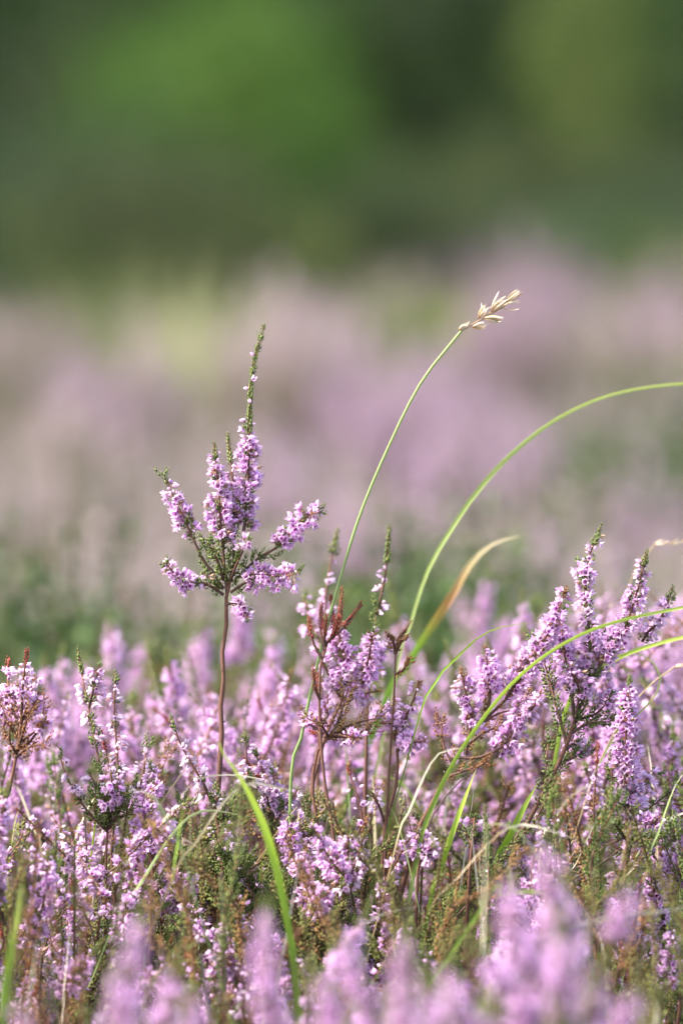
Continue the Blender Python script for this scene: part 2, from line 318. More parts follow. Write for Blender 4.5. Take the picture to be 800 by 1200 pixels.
def make_sprig(name, loc, stem_pts, stem_r, branches, leafmat='leaf', barkpale=0.0, basefol=None):
    """root empty > stem, foliage, flower_spike (> leafy_tip).  All points are world coordinates."""
    loc = np.asarray(loc, float); root = empty(name, loc)
    st = MB(['bark']); fo = MB([leafmat])
    sc = curve(stem_pts, 40); rr = np.interp(np.linspace(0, 1, 40), [0, .8, 1], [stem_r*1.25, stem_r, stem_r*.6])
    tube(st, sc, rr, 8, tx=np.linspace(.1, .8, 40), knobs=.10, pale=barkpale)
    if stem_r > .0007 and len(branches) > 2:
        k = 46; u = rng.uniform(.35, .98, k); p, t = sample(sc, u); B = basis(t, rng.uniform(0, 6.3, k))[:, :, 1]
        st.inst(LEAF, basis(nrm(B+t*.8), rng.uniform(0, 6, k)), rng.uniform(.0008, .0018, k), p+B*stem_r*.6, rng.uniform(0, 1, k), rng.uniform(0, .5, k))
    if basefol: shoots(fo, st, sc, *basefol)
    got = False
    for b in branches:
        c = curve(b['p'], 26); L = length(c); f0, f1 = b.get('f', (.3, .9)); s = b.get('s', 'lilac')
        r0 = b.get('r0', .0007); tube(st, c, np.linspace(r0, .00025, 26), 5, tx=np.linspace(.3, 1, 26), knobs=.12, pale=barkpale)
        pale = b.get('pale', 0.0)
        if b.get('tw', 1) and f0 > .05: shoots(fo, st, c, .06, f0+.05, gap=b.get('gap', .0030), ln=b.get('ln', (.003, .0065)), pale=pale)
        fs = None
        if s:
            fb = MB(FMAT); florets(fb, c, f0, f1, s, b.get('rm', 1.0), b.get('dn', 1.0), b.get('bias'), b.get('taper', True))
            if b.get('few'):        # scattered single buds above the dense part
                florets(fb, c, f1, min(1, f1+b['few']), 'budding', .7, .35)
            fs = fb.build('flower_spike', root, loc)
            # little side shoots among the flowers
            shoots(fo, st, c, f0, f1, gap=.007, ln=(.002, .005), pale=pale)
        if f1 < .99:
            tp = MB([b.get('tipmat', leafmat)]); leaves_along(tp, c, u0=f1-.02, u1=1.0, step=.00062, pale=pale, ll=b.get('tl', .0022), spread=.38, rad=.00035)
            if (1-f1)*L > .012: shoots(tp, tp, c, f1, .92, gap=.0034, ln=(.0012, .0028), pale=pale, ll=.0021, up=1.2)
            o = tp.build('leafy_tip', None, loc); o.parent = fs if fs is not None else root
            if fs is not None: o.location = (0, 0, 0)
        got = True
    st.build('stem', root, loc)
    if fo.n: fo.build('foliage', root, loc)
    return root

def hand(label, D, stem, branches, stem_r=.0009, leafmat='leaf', lean=(.0, .0), dz=None, basefol=None, barkpale=0.0, group=None):
    "a sprig whose outline is given in photo pixels at its own depth"
    base = P(*stem[0], D); dn_ = base-P(*stem[1], D); sl_ = float(np.clip(dn_[0]/max(-dn_[2], .004), -.9, .9))
    g = np.array([base[0]+sl_*base[2]*.45, base[1], 0.0]); mid = np.array([base[0]+sl_*base[2]*.30, base[1]+rng.uniform(-.004, .004), base[2]*.55])
    sp = [g, mid]+[P(*q, D) for q in stem]
    bs = []
    for b in branches:
        n = len(b['px']); dd = b.get('dd', rng.uniform(-.02, .02))
        b = dict(b); b['p'] = [P(x, y, D+dd*(i/(n-1))**1.3) for i, (x, y) in enumerate(b['px'])]; bs.append(b)
    r = make_sprig('heather_sprig', g, sp, stem_r, bs, leafmat, barkpale, basefol)
    return tag(r, label, 'heather sprig', group or 'heather sprigs')

# ------------------------------------------------------------------ ground
def ground():
    mb = MB(['soil']); n = 60
    e = np.sign(np.linspace(-1, 1, n))*np.abs(np.linspace(-1, 1, n))**2.5*400
    X, Y = np.meshgrid(e, e+8, indexing='ij'); Z = .03*np.sin(X*1.3+.5)*np.cos(Y*1.1)*np.exp(-(X**2+Y**2)/900)-.03
    v = np.stack([X, Y, Z], 2).reshape(-1, 3); i = np.arange(n-1)[:, None]*n+np.arange(n-1)[None]
    f = np.stack([i, i+n, i+n+1, i+1], 2).reshape(-1, 4); mb.add(v, f, 0, [0, 0, 0]); tag(mb.build('ground'), kind='structure')
ground()

# ------------------------------------------------------------------ trees and shrubs at the edge of the heath
def woody(name, H, Rr, nleaf, leaf, lm, low=.05, clumps=26, tr=.03):
    root = empty(name, (0, 0, 0)); tk = MB(['trunk']); cr = MB([lm])
    ends = []
    tc = curve([(0, 0, -.1), (rng.normal(0, .05)*H, rng.normal(0, .05)*H, H*.45), (rng.normal(0, .06)*H, rng.normal(0, .06)*H, H*.92)], 16)
    tube(tk, tc, np.linspace(tr, tr*.25, 16), 8, knobs=.1); tk.build('trunk', root)
    for k in range(clumps):
        u = rng.uniform(low, 1)**.8; p, t = sample(tc, np.array([u*.95])); a = k*2.4+rng.uniform(-.5, .5)
        reach = Rr*(math.sin(math.pi*min(.98, .18+u*.78))**.6)*rng.uniform(.65, 1.1)
        e = p[0]+np.array([math.cos(a)*reach, math.sin(a)*reach, reach*rng.uniform(.0, .5)])
        e[2] = max(e[2], Rr*.15)
        c = curve([p[0], (p[0]+e)/2+np.array([0, 0, -.04*H*rng.random()]), e], 8)
        lb = MB(['trunk']); tube(lb, c, np.linspace(tr*.4, tr*.08, 8), 5)
        lb.build('limb', root)
        m = nleaf//clumps; s = Rr*rng.uniform(.22, .4)
        pos = np.where(rng.random((m, 1)) < .75, e, (p[0]+e)/2)+rng.normal(0, 1, (m, 3))*np.array([s, s, s*.7]); pos[:, 2] = np.abs(pos[:, 2])
        d = nrm(rng.normal(0, 1, (m, 3))+np.array([0, 0, -.3])); rot = basis(d, rng.uniform(0, 6.3, m))
        cr.inst(LF, rot, leaf*rng.uniform(.6, 1.2, m), pos, np.clip(rng.normal(.5, .25, m), 0, 1), 0)
    cr.build('crown', root, smooth=False); return root
LF = (np.array([(0, 0, 0), (-.28, .05, .45), (0, 0, 1), (.28, .05, .45), (0, -.06, .5)], float), np.array([(0, 4, 1, -1), (1, 4, 2, -1), (0, 3, 4, -1), (4, 3, 2, -1)]), np.zeros(4, int), np.array([0, .5, 1, .5, .4], float))
shr = {'dark': woody('green_shrub', 1.9, .95, 6500, .065, 'shrubleaf', .02, 20),
       'bright': woody('green_shrub', 1.25, .62, 5200, .055, 'brightleaf', .02, 16),
       'olive': woody('green_shrub', 1.3, .75, 5200, .055, 'oliveleaf', .02, 16),
       'blue': woody('green_shrub', 1.3, .75, 4200, .055, 'blueleaf', .02, 16), 'yellow': woody('green_shrub', 1.3, .7, 4200, .055, 'yellowleaf', .02, 16),
       'tree': woody('broadleaf_tree', 6.5, 2.6, 15000, .16, 'shrubleaf', .08, 34, .12)}
def at_px(px, D): return (px-400)*.00015*D
used = set()
def put(key, px, D, sc, label, cat, group, rz=None, zs=1.0):
    o = shr[key] if key not in used else copy_tree(shr[key]); used.add(key)
    o.location = (at_px(px, D), CAM[1]+D, -.03); o.scale = (sc, sc, sc*zs); o.rotation_euler = (0, 0, rng.uniform(0, 6.3) if rz is None else rz)
    tag(o, label, cat, group); return o
G1 = 'shrubs beyond the heath'
put('bright', 270, 12.6, .75, 'bright green leafy shrub blurred in the upper left middle', 'shrub', G1)
put('bright', 150, 14.5, 1.0, 'bright green shrub behind and left of the brightest green patch', 'shrub', G1)
put('bright', 690, 13.2, .62, 'yellowish green bush at the upper right, farthest right bright patch', 'shrub', G1)
put('dark', 500, 12.6, .6, 'very dark bush in the middle of the far shrub line', 'shrub', G1)
put('dark', 720, 11.6, .5, 'low dark bush in front of the upper right dark shrub', 'shrub', G1)
put('olive', 30, 14.0, .7, 'dull olive bush at the top left corner', 'shrub', G1)
put('dark', 70, 11.9, .5, 'dark bluish green shrub below the top left corner', 'shrub', G1)
put('dark', 440, 14.8, .9, 'dark green shrub behind the middle olive bush', 'shrub', G1)
put('dark', 800, 14.2, .9, 'dark green shrub at the top right corner', 'shrub', G1)
put('dark', 340, 16.5, 1.0, 'tall dark shrub behind the brightest green patch', 'shrub', G1)
put('dark', -60, 15.5, 1.1, 'dark green shrub rising at the left edge', 'shrub', G1)
put('dark', 620, 16.0, 1.0, 'tall dark shrub behind the yellowish green bush', 'shrub', G1)
for px, D, k, sc, lb in [(275, 10.2, 'bright', .31, 'vivid green leafy bush, brightest patch in the upper left middle'), (190, 10.7, 'bright', .27, 'vivid green bush at the left flank of the brightest patch'), (335, 10.9, 'bright', .24, 'vivid green bush at the right flank of the brightest patch'),
                         (70, 9.9, 'blue', .36, 'small blue green bush low at the upper left'), (150, 9.6, 'olive', .34, 'small olive bush under the blue green one'), (480, 10.0, 'olive', .30, 'small olive brown bush in the upper middle'),
                         (600, 10.6, 'olive', .34, 'olive brown bush right of the upper middle'), (650, 9.8, 'blue', .26, 'small blue green bush at the upper right'), (760, 10.4, 'olive', .32, 'olive bush near the upper right edge'),
                         (690, 10.6, 'yellow', .17, 'light yellow green bush at the top right'), (545, 10.9, 'bright', .17, 'mid green bush right of the middle, farther back'), (110, 11.1, 'bright', .17, 'mid green bush near the upper left corner'), (400, 9.7, 'dark', .22, 'small dark bush between the green and olive patches'),
                         (20, 10.7, 'dark', .36, 'dark low bush at the upper left edge'), (800, 9.7, 'blue', .28, 'small blue green bush at the upper right edge'), (280, 9.4, 'olive', .26, 'low olive tuft bush under the brightest green patch'),
                         (420, 10.8, 'bright', .17, 'mid green bush behind the small dark bush')]:
    put(k, px, D, sc, lb, 'shrub', G1, zs=1.9 if k == 'bright' else 3.6 if k == 'yellow' else 1.0)
for i, (px, D) in enumerate([(-500, 22), (60, 20), (420, 23), (760, 20.5), (1300, 22), (-2100, 14.2), (-1850, 18.0)]):  # last two trees are out of view, added to throw shade on the shrubs
    put('tree', px, D, rng.uniform(.9, 1.15), ['dark broadleaf tree beyond the left edge of the shrub line', 'dark broadleaf tree above the top left shrubs', 'dark broadleaf tree behind the middle of the shrub line', 'dark broadleaf tree above the top right shrubs', 'dark broadleaf tree beyond the right edge of the shrub line', 'unseen broadleaf tree added on the left to shade the near shrubs', 'unseen broadleaf tree added on the left to shade the far shrubs'][i], 'tree', 'trees behind the shrubs')

# ------------------------------------------------------------------ heather bushes farther off
def make_bush(Rr, H, nsp, nfo, pale, fpale, dens=1.0, flow=1.0, lm='leaffar'):
    root = empty('heather_bush', (0, 0, 0)); st = MB(['bark']); fo = MB([lm]); fl = MB(['petalfar'])
    for k in range(nsp):
        a = rng.uniform(0, 6.3); q = math.sqrt(rng.random()); bx, by = Rr*q*math.cos(a), Rr*q*math.sin(a)
        h = H*(1-.35*q*q)*rng.uniform(.82, 1.08); e = np.array([bx*1.15, by*1.15, h]); b = np.array([bx*.35, by*.35, 0]); m = np.array([bx*.8, by*.8, h*.5])
        c = curve([b, m, e], 10); tube(st, c, np.linspace(.0012, .0004, 10), 3, tx=.6)
        n = int(26*dens)
        if rng.random() < flow:
            u = rng.uniform(.80 if rng.random() < .5 else .72, .97, n); p, t = sample(c, u); B = basis(t, rng.uniform(0, 6.3, n)); o = B[:, :, 1]
            fl.inst(FL['far'], basis(nrm(o+rng.normal(0, .3, (n, 3))), rng.uniform(0, 6, n)), .0046*rng.uniform(.8, 1.3, n), p+o*rng.uniform(.001, .005, n)[:, None], np.clip(rng.normal(.5, .25, n), 0, 1), np.clip(pale+rng.normal(0, .2, n), 0, 1))
        leaves_along(fo, c, ll=.009, step=.0045, spread=.6, tmpl=FLEAF, pale=fpale, u0=.35, u1=.98)
    for k in range(nfo):
        a = rng.uniform(0, 6.3); q = math.sqrt(rng.random()); h = H*(1-.3*q*q)*rng.uniform(.3, .85)
        e = np.array([Rr*q*math.cos(a)*1.1, Rr*q*math.sin(a)*1.1, h]); c = curve([e*np.array([.8, .8, .45]), e*np.array([.95, .95, .8]), e], 6)
        leaves_along(fo, c, ll=.010, step=.004, spread=.7, tmpl=FLEAF, pale=fpale)
    st.build('stem', root); fo.build('foliage', root, smooth=False); fl.build('bloom', root, smooth=False); return root
bush = {'lilac': make_bush(.10, .34, 60, 36, .25, .3, 1.3), 'dusty': make_bush(.11, .33, 55, 55, .8, .75, 1.0, .85),
        'brown': make_bush(.11, .32, 50, 80, .95, .6, .6, .4), 'green': make_bush(.10, .29, 35, 120, .5, .05, .5, .08, 'leafdeep')}
bused = set(); BUSH = []
def put_bush(key, x, D, sc, show=True):
    if 6.1 < D < 6.7 and 150 < x/D/.00015+400 < 270: return
    o = bush[key] if key not in bused else copy_tree(bush[key]); bused.add(key)
    o.location = (x, CAM[1]+D, -.02); o.scale = (sc, sc, sc*rng.uniform(.9, 1.08)); o.rotation_euler = (0, 0, rng.uniform(0, 6.3))
    BUSH.append((o, key, x/D/.00015+400, D))
# hand-placed patches: (px, D, kind, scale)
BH = {'lilac': .36, 'dusty': .35, 'brown': .34, 'green': .30}
for px, ty, D, k in [(635, 250, 7.2, 'lilac'), (618, 266, 7.0, 'lilac'), (350, 290, 6.9, 'lilac'), (320, 310, 6.5, 'dusty'), (130, 350, 6.0, 'lilac'), (100, 375, 5.6, 'dusty'), (450, 350, 6.0, 'lilac'), (500, 385, 5.6, 'lilac'), (570, 400, 5.2, 'lilac'), (400, 320, 6.6, 'dusty'),
                     (430, 250, 7.6, 'green'), (500, 290, 7.2, 'green'), (560, 320, 6.5, 'brown'), (740, 330, 6.2, 'green'), (700, 270, 7.5, 'dusty'), (780, 300, 7.0, 'lilac'), (690, 370, 5.8, 'dusty'), (760, 420, 5.0, 'green'), (720, 480, 4.7, 'dusty'), (640, 440, 4.9, 'lilac'),
                     (40, 420, 5.2, 'green'), (10, 470, 4.8, 'dusty'), (170, 440, 5.0, 'green'), (90, 490, 4.6, 'brown'), (220, 470, 4.8, 'dusty'), (340, 440, 4.9, 'lilac'), (390, 480, 4.6, 'dusty'), (300, 520, 4.4, 'green'), (450, 510, 4.4, 'lilac'), (560, 500, 4.5, 'green'),
                     (620, 540, 4.2, 'dusty'), (690, 560, 4.1, 'brown'), (150, 560, 4.1, 'dusty'), (500, 555, 3.5, 'green'), (465, 585, 3.3, 'green'), (530, 590, 3.25, 'green'), (500, 575, 3.15, 'green'), (20, 590, 3.3, 'green'), (60, 600, 3.15, 'green'), (110, 605, 3.35, 'green'), (150, 640, 3.05, 'green'), (-20, 620, 3.0, 'green'),
                     (90, 620, 2.98, 'green'), (380, 590, 3.6, 'dusty'), (330, 600, 3.4, 'lilac'), (270, 590, 3.5, 'dusty'), (600, 590, 3.6, 'dusty'), (680, 590, 3.5, 'lilac'), (760, 590, 3.8, 'dusty'), (220, 590, 3.6, 'dusty')]:
    put_bush(k, at_px(px, D), D, P(px, ty, D)[2]/BH[k])
D = 3.15; row = 0
while D < 10.8:
    half = .068*D+.24; x = -half+rng.uniform(0, .2)
    while x < half:
        px = x/D/.00015+400; pr = [.22, .36, .24, .18]
        if D < 3.9: pr = [.10, .38, .17, .35]
        if D > 7.4: pr = [.12, .28, .40, .2]
        if D > 8.6: pr = [.05, .20, .50, .25]
        if px > 300 and 4.5 < D < 7: pr = [.22, .28, .25, .25]
        if px < 120 and D > 4: pr = [.1, .45, .15, .3]
        if D > 7.6 and px < 400: pr = [.02, .08, .20, .70]
        if 3.9 < D < 7.6 and px < 320: pr = [.10, .25, .30, .35]
        k = rng.choice(['lilac', 'dusty', 'brown', 'green'], p=pr)
        sc = rng.uniform(.78, 1.0) if D < 3.9 else rng.uniform(.62, .86)*(1 if D < 7.8 else rng.uniform(.8, 1.15) if px < 400 else rng.uniform(.8, 1.2))
        put_bush(str(k), x+rng.uniform(-.05, .05), D+rng.uniform(-.08, .08), sc)
        x += rng.uniform(.15, .26)
    D += .21 if D < 6 else .32
    row += 1

# ------------------------------------------------------------------ grass tufts behind the heather
def make_tuft(n, H, m, pale, wd=.0035):
    root = empty('grass_tuft', (0, 0, 0))
    mb = MB([m])
    for k in range(n):
        a = rng.uniform(0, 6.3); q = rng.uniform(.15, .8); h = H*rng.uniform(.55, 1.0); b = np.array([math.cos(a), math.sin(a), 0])*rng.uniform(0, .03)
        e = b+np.array([math.cos(a)*h*q, math.sin(a)*h*q, h]); mid = b+(e-b)*np.array([.3, .3, .62])
        blade(mb, curve([b, mid, e], 9), wd*rng.uniform(.6, 1.1), pale=pale)
    mb.build('blade_clump', root, smooth=True); return root
def blade(mb, c, wd, pale=0.0, uv=0.0, fold=.35, rnd=None, side=None, w0=.55, tipw=.05, tx=None, peak=.35):
    n = len(c); t = nrm(np.gradient(c, axis=0)); s0 = np.asarray(side if side is not None else rng.normal(0, 1, 3), float)
    x = nrm(np.cross(t, np.broadcast_to(s0, t.shape))); y = np.cross(t, x); u = np.clip((np.linspace(0, 1, n)-uv)/(1-uv), 0, 1)
    if uv: x = nrm(x+y*(.5*np.sin(u*5+c[0, 0]*90))[:, None]); y = np.cross(t, x)
    ww = wd*np.interp(u, [0, peak, .75, 1], [w0, 1, .75, tipw])
    v = np.stack([c-x*ww[:, None]/2+y*ww[:, None]*fold*.5, c, c+x*ww[:, None]/2+y*ww[:, None]*fold*.5], 1)
    i = np.arange(n-1)[:, None]*3+np.arange(2)[None]; f = np.stack([i, i+1, i+4, i+3], 2).reshape(-1, 4)
    T = np.zeros((n, 3, 3)); T[:, :, 0] = (u if tx is None else np.interp(u, [0, 1], tx))[:, None]; T[:, :, 1] = rng.uniform(.2, .8) if rnd is None else rnd; T[:, :, 2] = pale
    mb.add(v.reshape(-1, 3), f, 0, T.reshape(-1, 3))
tufts = [make_tuft(240, .36, 'yellowtuft', .15, .004), make_tuft(120, .34, 'blade', .0), make_tuft(120, .38, 'straw', .0)]
tused = set(); TUFT = []
def put_tuft(i, px, D, s, label=None):
    o = tufts[i] if i not in tused else copy_tree(tufts[i]); tused.add(i)
    o.location = (at_px(px, D), CAM[1]+D, -.02); o.scale = (s*(.62 if i == 0 and 6 < D < 7 else 1), s*(.62 if i == 0 and 6 < D < 7 else 1), s); o.rotation_euler = (0, 0, rng.uniform(0, 6.3)); TUFT.append((o, i, px, D))
for i, px, D, s in [(0, 190, 6.6, 1.10), (1, 520, 8.0, .9), (0, 760, 7.0, .9), (1, 400, 3.6, .7), (0, 760, 3.9, .85), 
                    (1, 300, 9.6, 1.1), (1, 90, 9.9, 1.1), (0, 560, 10.2, 1.0), (1, 750, 9.8, 1.0), (2, 720, 4.4, .62)]:
    put_tuft(i, px, D, s)

# low broad-leaved green bushes standing between the heather and the open heath
BB = []; bb0 = woody('bilberry_bush', .37, .17, 3600, .017, 'bilberry', .02, 16, .004)
for i, (px, D, ty) in enumerate([(15, 3.25, 600), (75, 3.1, 612), (130, 3.3, 622), (-50, 3.1, 640), (45, 2.95, 665), (490, 3.4, 562), (455, 3.25, 600), (535, 3.3, 590), (500, 3.05, 640), (545, 3.0, 668), (110, 2.92, 690), (440, 2.95, 690), (765, 4.6, 410)]):
    o = bb0 if i == 0 else copy_tree(bb0); z = P(px, ty, D)[2]/.38
    o.location = (at_px(px, D), CAM[1]+D, -.02); w_ = rng.uniform(.6, .85); o.scale = (w_, w_, z); o.rotation_euler = (0, 0, rng.uniform(0, 6.3)); BB.append((o, px, D))
for i, (o, px, D) in enumerate(sorted(BB, key=lambda a: a[1])):
    tag(o, f'soft green broad leaved bush behind the heather, {["first", "second", "third", "fourth", "fifth", "sixth", "seventh", "eighth", "ninth", "tenth", "eleventh", "twelfth", "thirteenth", "fourteenth", "fifteenth", "sixteenth", "seventeenth", "eighteenth"][i]} from the left', 'green bush', 'low green bushes behind the heather')

# ------------------------------------------------------------------ undergrowth mass (ground cover)
def undergrowth():
    mb = MB(['leaf', 'rust', 'bark', 'straw'])
    n = 6000
    for k in range(n):
        D = 1.25+1.9*rng.random(); half = .075*D*1.0+.10; x = rng.uniform(-half, half); y = CAM[1]+D
        h = rng.uniform(.10, .27) if D > 1.7 else rng.uniform(.08, .2)
        b = np.array([x, y, rng.uniform(-.02, .06)]); e = b+np.array([rng.normal(0, .03), rng.normal(0, .03), h]); m = (b+e)/2+np.array([rng.normal(0, .008), 0, 0])
        c = curve([b, m, e], 7); r = rng.random()
        if r < .16: tube(mb, c, .0007, 3, mi=2, tx=.5, pale=.5*rng.random())
        elif r < .34:
            mb2 = MB([]); blade(mb2, c, .0022); mb.add(np.concatenate(mb2.v), np.concatenate(mb2.f), 3, np.concatenate(mb2.t))
        else:
            tube(mb, c, .0005, 3, mi=2, tx=.6)
            m2 = MB([]); leaves_along(m2, c, ll=.0045, step=.0026, spread=.7, tmpl=FLEAF, pale=.2*rng.random(), u0=.25)
            mb.add(np.concatenate(m2.v), np.concatenate(m2.f), 0 if r < .84 else 1, np.concatenate(m2.t))
    tag(mb.build('undergrowth', smooth=False), 'tangled low green and brown growth beneath the heather', None, None, 'stuff')
undergrowth()

def prof0(x): return float(np.interp(x, [-200, 0, 100, 200, 270, 330, 380, 440, 490, 540, 590, 640, 700, 800, 1000], [760, 745, 775, 800, 765, 700, 735, 740, 800, 770, 690, 690, 650, 670, 700]))
def heather_mass():
    "the hundreds of small flowering twigs that fill the stand between the single sprigs"
    mb = MB(FMAT+['leaf', 'bark', 'rust'])
    for k in range(620):
        D = 2.09+.84*rng.random()**1.05; px = rng.uniform(-60, 860)
        py = prof0(px)+rng.uniform(25, 250) if D > 2.3 else rng.uniform(930, 1250) if D > 2.12 else rng.uniform(1080, 1280)
        e = P(px, py, D); h = rng.uniform(.035, .07); a = rng.uniform(0, 6.3); q = rng.uniform(.1, 1.1)
        b = e-np.array([math.cos(a)*q*h, math.sin(a)*q*h, h]); c = curve([b-np.array([0, 0, .09]), b, (b+e)/2+rng.normal(0, .002, 3), e], 14)
        tube(mb, c, np.linspace(.0006, .0003, 14), 4, mi=5, tx=.6, pale=.3*rng.random())
        st_ = ['lush', 'lush', 'lilac', 'lilac', 'sparse'][int(rng.integers(5))]
        florets(mb, c, rng.uniform(.6, .75), .97, st_, 1.0, .62)
        m2 = MB([]); leaves_along(m2, c, ll=.0034, step=.0018, spread=.7, tmpl=FLEAF, pale=.3*rng.random(), u0=.2)
        mb.add(np.concatenate(m2.v), np.concatenate(m2.f), 4 if rng.random() < .7 else 6, np.concatenate(m2.t))
    for k in range(190):      # flowerless feathery shoots between them
        D = 2.07+.34*rng.random(); px = rng.uniform(-40, 840); py = max(rng.uniform(900, 1200), prof0(px)+150)
        e = P(px, py, D); h = rng.uniform(.03, .06); a = rng.uniform(0, 6.3); q = rng.uniform(.2, 1.2); mi_ = 4 if rng.random() < .76 else 6; pl_ = rng.uniform(0, .5)
        b = e-np.array([math.cos(a)*q*h, math.sin(a)*q*h, h]); c = curve([b-np.array([0, 0, .08]), b, (b+e)/2+rng.normal(0, .003, 3), e], 12); tube(mb, c, np.linspace(.0006, .0003, 12), 4, mi=5, tx=.7)
        m2 = MB([]); leaves_along(m2, c, ll=.0026, step=.0011, spread=.6, pale=pl_, u0=.35); shoots(m2, m2, c, .45, .97, gap=.0045, ln=(.003, .008), pale=pl_, lstep=.0010)
        mb.add(np.concatenate(m2.v), np.concatenate(m2.f), mi_, np.concatenate(m2.t))
    tag(mb.build('heather_mass'), 'tangle of small lilac flowering twigs filling the stand', None, None, 'stuff')
heather_mass()

# ------------------------------------------------------------------ hand-built sprigs in the plane of focus
def B_(px, f=(.3, .9), s='lilac', **k): return dict(px=px, f=f, s=s, **k)
hand('tall lone heather sprig with a long green leafy tip, standing above all others', 2.2,
     [(257, 905), (260, 865), (258, 835), (262, 800), (260, 770), (265, 738), (264, 712), (267, 690), (273, 665), (283, 640)],
     [B_([(283, 640), (287, 610), (290, 570), (292, 515), (294, 450), (300, 415), (309, 382)], (.10, .52), 'lush', rm=1.3, few=.4, dd=.004, dn=1.3, tl=.0024),
      B_([(266, 695), (262, 655), (259, 620), (256, 575), (253, 545), (251, 519)], (.34, .90), 'lush', rm=1.35, dd=-.006, dn=1.3),
      B_([(274, 660), (274, 600), (272, 560), (267, 509)], (.35, .78), 'lilac', dd=.006),
      B_([(262, 690), (250, 672), (238, 656), (222, 622), (206, 588), (192, 557)], (.52, .93), 'lush', dd=.004, rm=1.15),
      B_([(262, 697), (240, 684), (217, 684), (205, 672), (194, 660)], (.45, .98), 'lush', dd=-.01, rm=.9),
      B_([(258, 690), (246, 680), (239, 672)], (.5, .95), 'lilac', rm=.8),
      B_([(274, 682), (300, 656), (326, 640), (346, 618), (362, 604), (376, 600)], (.50, .98), 'lush', rm=1.15, dd=-.004, dn=1.2, taper=False),
      B_([(270, 694), (292, 680), (312, 674), (332, 676), (350, 670)], (.26, .93), 'lush', rm=1.35, dn=1.25, dd=-.012, taper=False),
      B_([(264, 709), (276, 706), (284, 712), (290, 726)], (.35, .98), 'lush', rm=.8, dd=-.01),
      B_([(270, 680), (280, 655), (292, 632)], (.7, .98), 'lilac', rm=.9, dd=-.012),
      B_([(268, 690), (262, 664), (250, 640)], (1, 1), None), 
      B_([(262, 680), (254, 655), (244, 636)], (1, 1), None)],
     stem_r=.00105)
RB = dict(s=None, tipmat='redleaf', tw=0, tl=.0021)
hand('thin dark twig crowned with deep red leaf buds, right of the tall lone sprig', 2.19,
     [(392, 995), (386, 950), (380, 915), (375, 855), (374, 795), (378, 769), (384, 752)],
     [B_([(384, 752), (391, 738), (388, 699)], (.35, .35), **RB), B_([(384, 752), (396, 735), (401, 695)], (.3, .3), **RB), B_([(388, 748), (402, 735), (422, 710)], (.4, .4), **RB),
      B_([(380, 762), (376, 740), (377, 708)], (.45, .45), **RB), B_([(377, 772), (366, 750), (362, 725)], (.5, .5), **RB), B_([(382, 757), (380, 745), (383, 722)], (.3, .3), **RB),
      B_([(375, 820), (369, 805), (367, 782)], (.25, .25), **RB), B_([(374, 815), (374, 800), (372, 790)], (.2, .2), **RB), B_([(384, 752), (392, 742), (396, 722)], (.2, .2), **RB),
      B_([(376, 862), (366, 850), (362, 832)], (.3, .98), 'lush', rm=.8), B_([(377, 850), (383, 838), (384, 818)], (.5, .98), 'lilac', rm=.7)],
     stem_r=.0007, leafmat='redleaf')
hand('dense lilac heather sprig just behind the red budded twig', 2.235,
     [(360, 960), (372, 900), (382, 860), (404, 815)],
     [B_([(404, 815), (404, 780), (398, 750), (397, 728)], (.05, .95), 'lush', rm=1.5, dn=1.3), B_([(410, 815), (424, 800), (432, 770), (436, 745)], (.1, .9), 'lush', rm=1.1),
      B_([(400, 820), (390, 800), (380, 780), (372, 762)], (.1, .98), 'lilac'), B_([(398, 830), (420, 815), (445, 810)], (.3, .9), 'lilac', rm=1.1)], leafmat='rust')
hand('slender heather spike with green tip rising behind the red buds on the right', 2.25,
     [(428, 930), (430, 850), (432, 790), (436, 765)],
     [B_([(436, 765), (440, 727), (446, 700), (451, 675), (454, 648), (456, 617)], (.32, .72), 'sparse', dn=1.7, tl=.0026, dd=0), B_([(434, 790), (434, 765), (438, 742)], (.0, .95), 'lush', rm=1.35, dn=1.1),
      B_([(436, 770), (452, 760), (462, 748)], (.2, .8), 'lilac', rm=.9)])
hand('half bare heather spike with green tip left of the slender one, behind the grass stem', 2.29,
     [(372, 930), (376, 820), (380, 740)], [B_([(380, 740), (382, 700), (386, 668), (391, 645), (395, 622)], (.1, .78), 'sparse', dn=1.6, tl=.0027, dd=0), B_([(380, 760), (366, 735), (356, 700)], (.2, .95), 'lilac')])
hand('small olive leaved twig beside the green blades in the middle', 2.21,
     [(452, 985), (456, 900), (462, 806), (463, 765)],
     [B_([(463, 765), (466, 752), (481, 728)], (.2, .2), None, tipmat='rust'), B_([(463, 765), (460, 750), (453, 742)], (.4, .4), None, tipmat='rust'), B_([(463, 790), (472, 785), (480, 770)], (.6, .6), None, tipmat='rust'),
      B_([(463, 766), (470, 752), (478, 745)], (.4, .4), None, tipmat='rust')], stem_r=.0006, leafmat='rust')
hand('lilac cluster sprig with rust red leaves in the middle, below the olive twig', 2.215,
     [(449, 1000), (452, 965), (463, 925), (466, 900), (465, 872)],
     [B_([(465, 872), (463, 850), (462, 820)], (.1, .95), 'lush', rm=1.35, dn=1.2), B_([(465, 874), (474, 845), (484, 820), (492, 798)], (.15, .95), 'lilac', rm=1.15), B_([(464, 868), (452, 845), (444, 824)], (.3, .98), 'lilac', rm=1.1),
      B_([(465, 880), (478, 872), (496, 868)], (.2, .98), 'lush', rm=1.0), B_([(452, 970), (444, 945), (436, 932)], (.5, .98), 'silver')], leafmat='rust')
